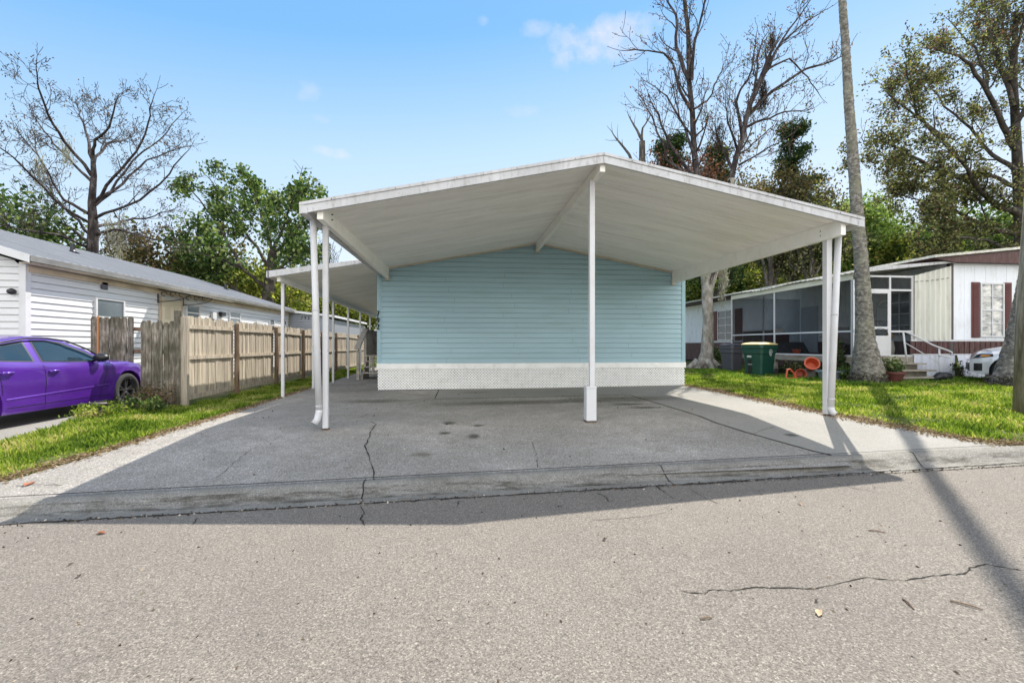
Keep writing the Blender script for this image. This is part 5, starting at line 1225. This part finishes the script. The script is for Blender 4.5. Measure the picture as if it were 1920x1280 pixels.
# --- tall forked, nearly bare tree on the right (trunk in front of the mobile home)
R = random.Random(61); Y0 = 20.6; t = thing('forked_tree', (11.8, Y0, 0), 'tall pale forked tree with nearly bare crown beside the blue house', 'tree'); mb = MB(); tips = []
mb.tube(PXY([(1318, 700), (1322, 688), (1326, 660), (1328, 600), (1326, 560), (1327, 535)], Y0), [.60, .43, .30, .25, .25, .28], 14, cap=False)
for k in range(7):
    a = k * .9 + .2; c_ = AY(1321, 695, Y0); mb.tube([c_ + Vector((math.cos(a) * .3, math.sin(a) * .3, .45)), c_ + Vector((math.cos(a) * .75, math.sin(a) * .75, .1)), c_ + Vector((math.cos(a) * 1.6, math.sin(a) * 1.5, -.12))], [.2, .13, .05], 6, cap=False)
mb.build('trunk', M['barkp'], t, smooth=True)
for P_, r_ in (([(1326, 548), (1321, 500), (1316, 440), (1303, 380), (1303, 330)], [.23, .222, .212, .2, .185]), ([(1328, 548), (1340, 505), (1352, 465), (1364, 395), (1371, 335)], [.20, .192, .182, .17, .155])):
    MB().tube(PXY(P_, Y0, .4 if P_[1][0] < 1330 else -.4), r_, 12, cap=False).build('stem', M['barkp'], t, smooth=True)
mb = MB()
guided(mb, tips, PXY([(1326, 540), (1321, 500), (1316, 440), (1303, 380), (1303, 300), (1298, 210), (1292, 150), (1290, 60), (1275, -60)], Y0, 1), .21, .09, R, 2, 13, 2.0, .22, .55, 2, 3, .45, 9, .012)
guided(mb, tips, PXY([(1328, 540), (1340, 505), (1352, 465), (1372, 330), (1392, 260), (1405, 200), (1425, 150), (1440, 110)], Y0, -1), .18, .08, R, 2, 9, 1.8, .2, .55, 2, 3, .45, 9, .012)
for L, dy, r0 in [([(1298, 210), (1275, 170), (1262, 120), (1245, 100), (1215, 95), (1180, 95)], -1, .09), ([(1292, 150), (1268, 90), (1268, 30), (1250, 0), (1240, -40)], 1, .11), ([(1297, 150), (1302, 80), (1318, 20), (1330, -40)], -1.5, .10), ([(1300, 205), (1325, 190), (1345, 150), (1355, 125)], 1.5, .06),
                  ([(1303, 300), (1285, 240), (1250, 180), (1215, 155)], 2, .09), ([(1300, 260), (1275, 225), (1262, 160)], -1, .06), ([(1300, 330), (1255, 270), (1235, 215), (1220, 190)], -2, .10), ([(1303, 340), (1250, 300), (1225, 225), (1212, 200)], 1, .08),
                  ([(1392, 260), (1380, 190), (1410, 130), (1418, 65)], 1, .09), ([(1410, 190), (1440, 120), (1480, 55), (1520, 0)], -1, .10), ([(1425, 150), (1465, 80), (1505, 45), (1545, 20)], 1, .08), ([(1400, 215), (1450, 170), (1510, 130), (1560, 115), (1580, 105)], -2, .10),
                  ([(1440, 130), (1480, 110), (1515, 145), (1535, 175)], 1, .06), ([(1395, 240), (1430, 225), (1470, 210), (1505, 208)], -1, .08), ([(1380, 300), (1410, 270), (1450, 235)], 2, .06), ([(1385, 290), (1365, 230), (1360, 195)], -2, .07), ([(1415, 170), (1420, 110), (1440, 60)], 2, .07),
                  ([(1375, 320), (1350, 270), (1340, 235)], 1, .09), ([(1385, 310), (1420, 290), (1480, 255)], -1, .06)]:
    guided(mb, tips, PXY(L, Y0, dy), r0, .02, R, 1, 8, 1.5, .2, .6, 3, 3, .2, 5, .011)
mb.build('limbs', M['twig'], t, smooth=True); r = np.random.default_rng(5)
leaves('dry_leaves', scatter(tips, 3000, .09, r), .048, M['leafred'], t, 6)
leaves('twig_leaves', scatter(tips, 700, .10, r), .045, M['leafmid'], t, 7)
def clump(L, n, s, sd): return np.concatenate([np.array(AY(px, py, Y0)) + np.random.default_rng(sd + i).normal(size=(n, 3)) * s for i, (px, py) in enumerate(L)])
leaves('hanging_debris', np.concatenate([clump([(1430, 165), (1433, 180), (1428, 195)], 260, [.10, .10, .35], 1), clump([(1448, 75), (1444, 85)], 140, [.10, .10, .2], 5), clump([(1352, 250), (1345, 262)], 200, [.14, .14, .3], 9)]), .12, M['mossd'], t, 8, .12, 3)
leaves('moss', clump([(1356, 505), (1357, 520), (1354, 535)], 300, [.10, .10, .4], 20), .10, M['moss'], t, 9, .15, 3)
leaves('ivy_leaves', np.concatenate([clump([(1332, 528)], 120, [.15, .15, .2], 30)]), .08, M['leafbright'], t, 10)
# dead snag
R = random.Random(71); t = thing('dead_snag', at(1205, 26), 'broken dead tree stub poking above the carport roof ridge', 'tree'); mb = MB(); tips = []
b = at(1205, 26); q = AY(1204, 265, 26.)
mb.tube([b, b.lerp(q, .5), q], [.4, .3, .17], 9, cap=False); 
for L in ([(1204, 262), (1195, 245), (1183, 225), (1178, 215)], [(1203, 262), (1205, 240), (1218, 220)]): guided(mb, tips, PXY(L, 26.), .10, .02, R, 0, 3, .8, .1, .5, 2, 2, .5, 5)
guided(mb, tips, PXY([(1195, 330), (1180, 290), (1160, 265), (1150, 252)], 26.), .12, .03, R, 0, 4, 1.0, .1, .5, 2, 2, .4, 5); mb.build('trunk', M['bark'], t, smooth=True)
# dark cedar and brown mass behind carport right
GC = 'mixed trees behind the carport roof'
def cedar(label, px, pytop, Y, w, lm, seed, nl, ls=.1):
    b = at(px, Y); tz = AY(px, pytop, Y).z; R = random.Random(seed); r = np.random.default_rng(seed); t = thing('cedar_tree', b, label, 'tree', GC); mb = MB(); cs_ = []
    mb.tube([b, b + Vector((.1, 0, tz * .5)), b + Vector((R.gauss(0, .3), 0, tz))], [.3, .2, .03], 7, cap=False)
    for k in range(60):
        f = R.uniform(.3, 1) ** .9; z = tz * f; a = R.random() * 6.28; ln = w * (1.15 - f) * 1.3 * R.uniform(.5, 1.1) + .3; e = b + Vector((math.cos(a) * ln, math.sin(a) * ln, z + ln * .5)); mb.tube([b + Vector((0, 0, z)), (b + Vector((0, 0, z))).lerp(e, .5) - Vector((0, 0, .1)), e], [.05, .035, .012], 4, cap=False)
        n = nl // 60; ff = r.random(n) ** .7; s0 = np.array(b + Vector((0, 0, z))); cs_.append(s0 + (np.array(e) - s0) * ff[:, None] + r.normal(size=(n, 3)) * [.22, .22, .18])
    mb.build('trunk', M['barkd'], t, smooth=True); leaves('crown', np.concatenate(cs_), ls, lm, t, seed, .4); return t
cedar('dark green cedar with pointed leaning tip right of the forked tree', 1488, 246, 27, 2.7, M['leafdark'], 81, 20000)
cedar('dark cedar clump behind the left stem of the forked tree', 1255, 268, 27, 2.3, M['leafdark'], 82, 14000)
cedar('deep green cedar between the two stems of the forked tree', 1345, 290, 28, 2.6, M['leafdark'], 83, 15000)
fulltree('background_tree', 'rusty brown leaved tree in front of the dark cedar', at(1435, 27), 12.6, (3.3, 2.4, 2.5), M['leafbrown'], M['bark'], 84, 11000, .085, 60, .42, group=GC)
fulltree('background_tree', 'reddish leaved small tree at the foot of the left forked stem', at(1275, 26), 12.6, (2.0, 1.9, 2.0), M['leafred'], M['bark'], 85, 4500, .08, 50, .4, group=GC)
fulltree('background_tree', 'grey twiggy half bare tree at the right end of the brown thicket', at(1520, 25), 10.6, (1.9, 1.8, 3.0), M['leafoak'], M['bark'], 86, 6500, .08, 40, .4, group=GC)
# bright green tree behind the palm
fulltree('background_tree', 'bright spring green tree behind the tall palm trunk', at(1600, 33), 12.6, (3.1, 3.0, 3.3), M['leafbright'], M['barkd'], 91, 17000, .13, 80, .55)
# wood behind the mobile home
GW = 'woodland trees behind the mobile home'
w1 = fulltree('woodland_tree', 'yellow green tree behind the left end of the porch roof', at(1395, 44), 11.5, (4.4, 4, 5.2), M['leafyel'], M['barkd'], 101, 16000, .17, 90, .7, group=GW, L=3.2)
w2 = fulltree('woodland_tree', 'dark shaded tree between porch roof and carport beam', at(1480, 48), 12.5, (4.4, 4, 5.5), M['leafmid'], M['barkd'], 102, 16000, .18, 90, .7, group=GW, L=3.2)
for i, (o_, px, Y, rz, s_, lb) in enumerate([(w1, 1560, 42, 1, (1.0, 1.05), 'yellow green tree behind the right carport posts'), (w2, 1320, 46, 2, (1.1, 1.0), 'dark tree directly behind the pale forked trunk'), (w2, 1640, 40, 3, (1.1, .95), 'dark green tree low behind the palm trunk'), (w1, 1700, 42, 4, (1.2, 1.0), 'yellow green tree above the white roof corner'),
                                    (w1, 1800, 38, 5, (1.2, .95), 'yellow green tree above the maroon gable'), (w2, 1880, 40, .4, (1.4, 1.1), 'dark green tree above the mobile home at the right edge'), (w2, 1430, 60, 1.3, (1.5, 1.2), 'distant dark tree far behind the porch roof'), (w1, 1300, 62, 2.2, (1.4, 1.1), 'distant pale tree right of the blue house'),
                                    (w2, 1540, 60, 2.9, (1.7, 1.2), 'distant dark tree far behind the right posts'), (w2, 1990, 36, 1.9, (1.3, 1.1), 'dark tree beyond the right picture edge'), (w1, 1750, 58, .9, (1.8, 1.3), 'distant yellow green tree far behind the oak')]):
    clone(o_, at(px, Y), rz, s_, lb, GW)
clone(w2, at(1790, 30), 3.3, (.9, .86), 'dark green tree under the lower limbs of the oak', GW); clone(w1, at(1700, 31), 5.3, (.7, .78), 'small yellow green tree between the palm trunk and the oak', GW); clone(w2, at(1895, 31), 1.3, (.9, .9), 'dark green tree behind the trunk of the oak', GW)
clone(w1, at(1565, 34), 2.7, (.62, .74), 'yellow leaved tree left of the palm, below the bright green tree', GW)
# big oak on the right
R = random.Random(111); Y0 = 22.; t = thing('oak_tree', at(1925, Y0), 'large dark oak with twisting limbs and thinning top at the upper right', 'tree'); mb = MB(); tips = []
b = at(1915, Y0 + 3)
mb.tube([b, AY(1914, 480, Y0 + 3), AY(1911, 380, Y0 + 2.5), AY(1905, 250, Y0 + 2), AY(1900, 150, Y0 + 1), AY(1905, 20, Y0)], [.38, .31, .27, .22, .17, .10], 10, cap=False)
for L, dy, r0 in [([(1908, 400), (1870, 385), (1830, 350), (1800, 300), (1770, 270)], -3, .22), ([(1905, 280), (1880, 235), (1850, 170), (1820, 120), (1780, 100), (1750, 90)], -3, .18), ([(1830, 350), (1790, 330), (1740, 310), (1690, 280), (1650, 265), (1625, 265)], -2, .14), ([(1900, 200), (1870, 100), (1850, 40), (1840, -10)], 2, .15),
                  ([(1800, 300), (1760, 250), (1720, 220), (1680, 190), (1660, 170)], 1, .12), ([(1760, 260), (1720, 215), (1710, 170), (1700, 140)], -2, .09), ([(1850, 170), (1830, 90), (1790, 50)], 2, .10), ([(1908, 440), (1860, 430), (1800, 400), (1750, 380), (1700, 370)], 0, .18), ([(1910, 470), (1850, 450), (1800, 445), (1740, 430)], -3, .14),
                  ([(1902, 240), (1930, 180), (1950, 120)], 0, .14), ([(1905, 320), (1860, 290), (1820, 240), (1770, 200), (1735, 150)], 3, .15), ([(1890, 150), (1910, 80), (1925, 0)], -2, .12), ([(1905, 350), (1860, 330), (1800, 330), (1740, 345), (1680, 350)], 3, .14), ([(1900, 120), (1880, 60), (1890, -10)], 2, .10)]:
    guided(mb, tips, PXY(L, Y0 + 1, dy), r0, .03, R, 2, 9, 1.9, .04, .8, 3, 4, .15, 6, .010)
mb.build('trunk', M['barkd'], t, smooth=True); r = np.random.default_rng(12)
T_ = np.asarray(tips); hz = T_[:, 2]; keep = r.random(len(T_)) < np.interp(hz, [3, 9, 12, 16], [1, .95, .5, .28]); T_ = T_[keep]
T_ = T_[r.choice(len(T_), int(len(T_) * .45), replace=False)]; leaves('crown', scatter(T_, 36000, .18, r), .072, M['leafoak'], t, 12, .6); leaves('bud_leaves', scatter(tips, 7000, .12, r), .06, M['leafred'], t, 13)

# --- palms
def palm(name, label, pts, rads, Y, seed):
    b = AY(*pts[0], Y); t = thing(name, (b.x, Y, gz(b.x)), label, 'palm'); mb = MB(); R = random.Random(seed)
    P = [AY(px, py, Y) for px, py in pts]; d = (P[-1] - P[-2]).normalized(); P += [P[-1] + d * 5, P[-1] + d * 11]; rads = rads + [rads[-1] * .98, rads[-1] * .95]
    Q, rr = [], []
    for i in range(len(P) - 1):
        n = max(2, int((P[i + 1] - P[i]).length / .06))
        for k in range(n): f = k / n; Q.append(P[i].lerp(P[i + 1], f)); rr.append((rads[i] + (rads[i + 1] - rads[i]) * f) * (1 + R.gauss(0, .012)))
    mb.tube(Q, rr, 28, cap=True)
    # roughen
    rn = random.Random(seed + 1); mb.v = [(x + rn.gauss(0, .006), y + rn.gauss(0, .006), z) for x, y, z in mb.v]
    mb.build('trunk', M['palmbark'], t, smooth=True)
    c = P[-1]; fronds('fronds', c, 20, 2.0, M['leafmid'], t, R, .9, .06, 22)
    rt = np.random.default_rng(seed); n = 900; a = rt.random(n) * 6.28; zr = rt.random(n) ** 1.5 * .28; rad_ = np.interp(zr, [0, .28], [rads[0] * 1.06, rads[0] * .93])
    leaves('root_fibre', np.stack([b.x + np.cos(a) * rad_, Y + np.sin(a) * rad_, gz(b.x) + zr], 1), .05, M['rootm'], t, seed, .3, 2)
    return t
M['palmbark'] = bark('palm_trunk_bark', (.06, .054, .045), (.165, .152, .13), (.36, .34, .30), 9, (1, 1, 1.5), .8, (.24, .24, .17))
M['rootm'] = leafm('root_fibre_m', [(0, (.03, .028, .022)), (.6, (.09, .08, .065)), (1, (.2, .19, .15))], .1)
palm('palm_tree', 'tall slender palm trunk with flared base standing in front of the porch', [(1627, 722), (1627, 700), (1625, 675), (1622, 640), (1621, 600), (1619, 560), (1614, 480), (1607, 400), (1600, 300), (1592, 200), (1585, 80), (1579, 0)],
     [.46, .43, .36, .255, .215, .20, .175, .158, .140, .125, .105, .095], 12.4, 5)
palm('palm_tree', 'leaning palm with spreading base right of the white car nose', [(1893, 732), (1897, 715), (1903, 690), (1911, 650), (1918, 610), (1926, 560), (1936, 480), (1945, 400), (1955, 300), (1965, 150)],
     [.46, .42, .36, .31, .28, .25, .21, .19, .17, .16], 10.7, 6)

# ------------------------------------------------------------------ weeds and small plants
def weeds(name, label, boxes, m, seed, n, size, cat='plants', h=.25, kind=None):
    r = np.random.default_rng(seed); C_ = []
    for (x0, x1, y0, y1, zz) in boxes:
        k = n // len(boxes); xx = r.uniform(x0, x1, k); yy = r.uniform(y0, y1, k); C_.append(np.stack([xx, yy, gz(xx, yy) + r.random(k) ** 1.4 * zz], 1))
    o = leaves(name, np.concatenate(C_), size, m, None, seed, .4, 1.3); tag(o, label, cat, kind=kind); return o
def bush(name, label, x, y, rx, ry, h, m, seed, n, size, cat='plant', tw=40):
    R = random.Random(seed); r = np.random.default_rng(seed); t = thing(name, (x, y, gz(x)), label, cat); mb = MB(); tips = []
    for k in range(tw):
        a = R.random() * 6.28; q = Vector((x + R.gauss(0, rx * .3), y + R.gauss(0, ry * .3), gz(x))); e = Vector((x + math.cos(a) * rx * R.random() ** .5, y + math.sin(a) * ry * R.random() ** .5, gz(x) + h * R.uniform(.4, 1.1))); mb.tube([q, q.lerp(e, .5) + Vector((0, 0, .05)), e], [.007, .005, .003], 3, cap=False); tips += [tuple(e), tuple(q.lerp(e, .7))]
    mb.build('stems', M['woodpost'], t); leaves('foliage', scatter(tips, n, .06, r), size, m, t, seed, .45); return t
bush('weed_clump', 'leafy green weeds beside the front wheel of the purple car', -6.42, 8.9, .28, .6, .18, M['grass'], 201, 800, .03)
bush('weed_clump', 'brown dead vine tangle at the foot of the weathered fence', -6.2, 10.05, .42, .18, .42, M['leafbrown'], 202, 500, .03, tw=120)
bush('weed_clump', 'dark green low weeds between the dead vines and the grass', -6.15, 9.6, .40, .22, .2, M['leafmid'], 203, 800, .035)
bush('shrub', 'green shrub growing behind the grey bin by the maroon skirting', 13.2, 21.5, .9, .6, .8, M['leafmid'], 204, 2200, .06)
bush('shrub', 'leafy plant under the porch deck beside the palm base', 12.05, 13.15, .5, .3, .42, M['leafmid'], 205, 900, .05)
bush('shrub', 'green plant in the dark red pot', 13.0, 12.45, .3, .25, .62, M['leafmid'], 206, 500, .05)
bush('shrub', 'scraggly dry plants beside the green bin under the deck edge', 12.25, 15.2, .4, .9, .45, M['leafoak'], 207, 900, .045)
bush('shrub', 'small dark plant against the leaning skirting sheet', 15.9, 12.95, .2, .12, .45, M['leafdark'], 208, 250, .04)
bush('shrub', 'green weeds along the wall right of the blue house corner', 8.4, 20.5, 1.0, .8, .8, M['leafmid'], 209, 2500, .06)
bush('shrub', 'potted leafy plant at the porch corner post', 12.3, 13.7, .25, .2, 1.1, M['leafdark'], 210, 500, .05)

# ------------------------------------------------------------------ grass blades
def grass(name, label, poly_, n, h, m, seed, zoff=-.012, lean=.5):
    r = np.random.default_rng(seed); P = np.array(poly_); lo, hi = P.min(0), P.max(0)
    x = r.uniform(lo[0], hi[0], n * 2); y = r.uniform(lo[1], hi[1], n * 2); ins = np.zeros(len(x), bool); j = len(P) - 1
    for i in range(len(P)):
        xi, yi = P[i]; xj, yj = P[j]; c_ = ((yi > y) != (yj > y)) & (x < (xj - xi) * (y - yi) / (yj - yi + 1e-12) + xi); ins ^= c_; j = i
    # patchiness
    pn = np.sin(x * 2.1 + 1.3 * np.sin(y * 1.7)) * np.sin(y * 2.6 + 1.1 * np.sin(x * 2.3)) + .6 * np.sin(x * 7.3 + y * 3.1) * np.sin(y * 6.1 - x * 4.7)
    keep = ins & (r.random(len(x)) < np.clip(.72 + .5 * pn, .10, 1)); x, y, pn = x[keep][:n], y[keep][:n], pn[keep][:n]; k = len(x)
    a = r.random(k) * 6.28; hh = h * (.35 + 1.0 * r.random(k) ** 1.5) * (1 + .55 * np.clip(pn, -1, 1)); w = .0045 + .004 * r.random(k) + .0006 * y
    z = gz(x, y) + zoff; ln = lean * hh * r.random(k); la = r.random(k) * 6.28
    V = np.stack([np.stack([x - np.cos(a) * w, y - np.sin(a) * w, z], 1), np.stack([x + np.cos(a) * w, y + np.sin(a) * w, z], 1),
                  np.stack([x + np.cos(la) * ln * .4 + np.cos(a) * w * .7, y + np.sin(la) * ln * .4 + np.sin(a) * w * .7, z + hh * .6], 1), np.stack([x + np.cos(la) * ln, y + np.sin(la) * ln, z + hh], 1)], 1).reshape(-1, 3)
    o = npmesh(name, V, np.arange(4 * k).reshape(k, 4), m); tag(o, label, 'grass', kind='stuff'); return o
LS = [(-5.02, 5.4), (-5.75, 4.95), (-5.9, 5.0), (-6.2, 6.9), (-6.6, 9.26), (-6.6, 10.3), (-5.82, 10.4), (-5.84, 30), (-5.15, 30), (-4.5, 15), (-4.42, 10.6), (-4.38, 8.8), (-4.38, 7.6), (-4.54, 6.9), (-4.68, 6.4)]
grass('grass', 'sunlit green grass strip between fence and driveway', LS, 110000, .066, M['grass'], 301, lean=.9)
RS = [(6.55, 4.72), (40, 6.2), (40, 12.6), (16, 12.9), (12.4, 13.0), (12.3, 20), (7, 20), (6.6, 12.8), (6.2, 9.5), (6.04, 6.9), (6.06, 5.6), (6.3, 4.95)]
RS2 = [(8.1, 5.38), (15, 5.6), (22, 9), (22, 12.6), (16, 12.9), (12.4, 13.0), (12.3, 20), (7, 20), (6.6, 12.8), (6.6, 10.7), (6.46, 8.8), (6.40, 7.6), (6.6, 6.9), (6.88, 6.3), (7.3, 5.5)]
grass('grass', 'bright lawn between the pale concrete strip and the mobile home', RS2, 190000, .066, M['grass'], 302, lean=.9)
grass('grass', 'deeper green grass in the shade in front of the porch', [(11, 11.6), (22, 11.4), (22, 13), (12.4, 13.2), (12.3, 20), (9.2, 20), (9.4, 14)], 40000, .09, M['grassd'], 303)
# brown edging of dead grass along the slabs
def strip(name, label, L, w, seed, n, m):
    r = np.random.default_rng(seed); P = np.array(L); d = np.sqrt(((P[1:] - P[:-1]) ** 2).sum(1)); c_ = np.concatenate([[0], np.cumsum(d)]); s = r.random(n) * c_[-1]
    x = np.interp(s, c_, P[:, 0]) + r.normal(size=n) * w; y = np.interp(s, c_, P[:, 1]) + r.normal(size=n) * w
    o = leaves(name, np.stack([x, y, gz(x, y) + .008 + .012 * r.random(n)], 1), .022, m, None, seed, .4, .3); tag(o, label, 'debris', kind='stuff')
M['litter'] = leafm('litter_brown', [(0, (.09, .06, .035)), (.5, (.22, .15, .09)), (1, (.42, .33, .22))], .15)
strip('leaf_litter', 'brown dead grass edging along the left side of the driveway', [(-5.7, 5.0), (-4.98, 5.42), (-4.64, 6.4), (-4.50, 6.9), (-4.34, 7.6), (-4.36, 9), (-4.44, 11), (-4.6, 16)], .08, 401, 8000, M['litter'])
strip('leaf_litter', 'brown dry edging along the pale concrete strip by the right lawn', [(8.0, 5.36), (7.25, 5.5), (6.84, 6.3), (6.55, 6.9), (6.36, 7.6), (6.42, 8.8), (6.54, 10.6), (6.62, 12.6)], .13, 402, 9000, M['litter'])
strip('leaf_litter', 'dead leaves and sticks under the pale forked tree', [(8.5, 16.5), (10.5, 19.5), (13, 20.5)], .7, 403, 6000, M['litter'])
def grit(name, label, n, x0, x1, y0, y1, sz, m, seed, off):
    r = np.random.default_rng(seed); x = r.uniform(x0, x1, n); y = y0 + (y1 - y0) * r.random(n) ** .8
    o = leaves(name, np.stack([x, y, gz(x, y) + off], 1), sz, m, None, seed, .6, .25); tag(o, label, 'debris', kind='stuff')
M['gritm'] = leafm('grit_bits', [(0, (.03, .026, .02)), (.55, (.09, .07, .05)), (.8, (.22, .16, .10)), (1, (.5, .46, .38))], .05)
grit('road_grit', 'tiny dark and tan bits scattered over the street', 420, -6, 9, 1.4, 4.4, .010, M['gritm'], 501, .004)
grit('driveway_grit', 'tiny dark crumbs scattered over the driveway slab', 160, -4, 4.4, 5.2, 12, .014, M['gritm'], 502, .010)
gx = np.random.default_rng(503).normal(0, 1, 900)
o = leaves('gutter_grit', np.stack([np.linspace(-8, 9, 900), KG(np.linspace(-8, 9, 900)) + .03 * gx - .01, gz(np.linspace(-8, 9, 900), 3.0) + .006], 1), .012, M['gritm'], None, 504, .6, .25); tag(o, 'dark grit collected along the gutter edge of the kerb', 'debris', kind='stuff')
# small loose things on the street
def leafp(px, py, s, c, label, seed, z0=0):
    p = G(px, py, z0); R = random.Random(seed); a = R.random() * 6.28; u = Vector((math.cos(a), math.sin(a), 0)); v = Vector((-u.y, u.x, 0)); b = p + Vector((0, 0, .006)); mb = MB()
    mb.add([b - u * s, b - u * s * .3 + v * s * .45 + Vector((0, 0, .012)), b + u * s * .5 + v * s * .35 + Vector((0, 0, .006)), b + u * s, b + u * s * .4 - v * s * .4 + Vector((0, 0, .014)), b - u * s * .4 - v * s * .4 + Vector((0, 0, .004)), b], [(0, 6, 1), (6, 2, 1), (6, 3, 2), (6, 4, 3), (6, 5, 4), (0, 5, 6)])
    tag(mb.build('dry_leaf', c), label, 'leaf')
lt = flat('dry_leaf_tan', (.48, .33, .20), .8); lr = flat('dry_leaf_rust', (.28, .10, .05), .8); lk = flat('dark_leaf', (.06, .045, .035), .9)
leafp(1535, 1150, .04, lt, 'curled tan dry leaf on the asphalt below the long crack', 1); leafp(190, 1000, .045, lr, 'rust coloured leaf on the street near the left shadow edge', 2)
leafp(133, 1059, .02, lk, 'dark leaf scrap on the left part of the street', 3); leafp(1133, 1012, .025, lk, 'dark leaf scrap in the middle of the street', 4); leafp(1530, 1127, .02, lk, 'dark leaf scrap just above the curled tan leaf', 5)
leafp(55, 907, .09, lr, 'brown leaf clump on the driveway flare at the left', 6, .0); leafp(148, 1081, .025, lk, 'dark scrap lower on the left street', 7); leafp(1500, 946, .025, lt, 'pale leaf just outside the carport shadow', 8); leafp(945, 843, .02, lk, 'small dark scrap on the middle of the driveway slab', 9, 0)
def twig(a, b, label):
    p, q = G(*a), G(*b); up_ = Vector((0, 0, .006)); tag(MB().tube([p + up_, p.lerp(q, .5) + up_ * 1.6 + Vector((.004, .003, 0)), q + up_], [.004, .005, .003], 5).build('twig', M['woodpost']), label, 'twig')
twig((1781, 1127), (1843, 1144), 'dark twig lying below the right end of the road crack'); twig((1692, 1123), (1714, 1143), 'short twig left of the dark twig'); twig((1628, 995), (1660, 999), 'thin pale twig above the road crack'); twig((1313, 1162), (1335, 1159), 'tiny twig left of the tan leaf')
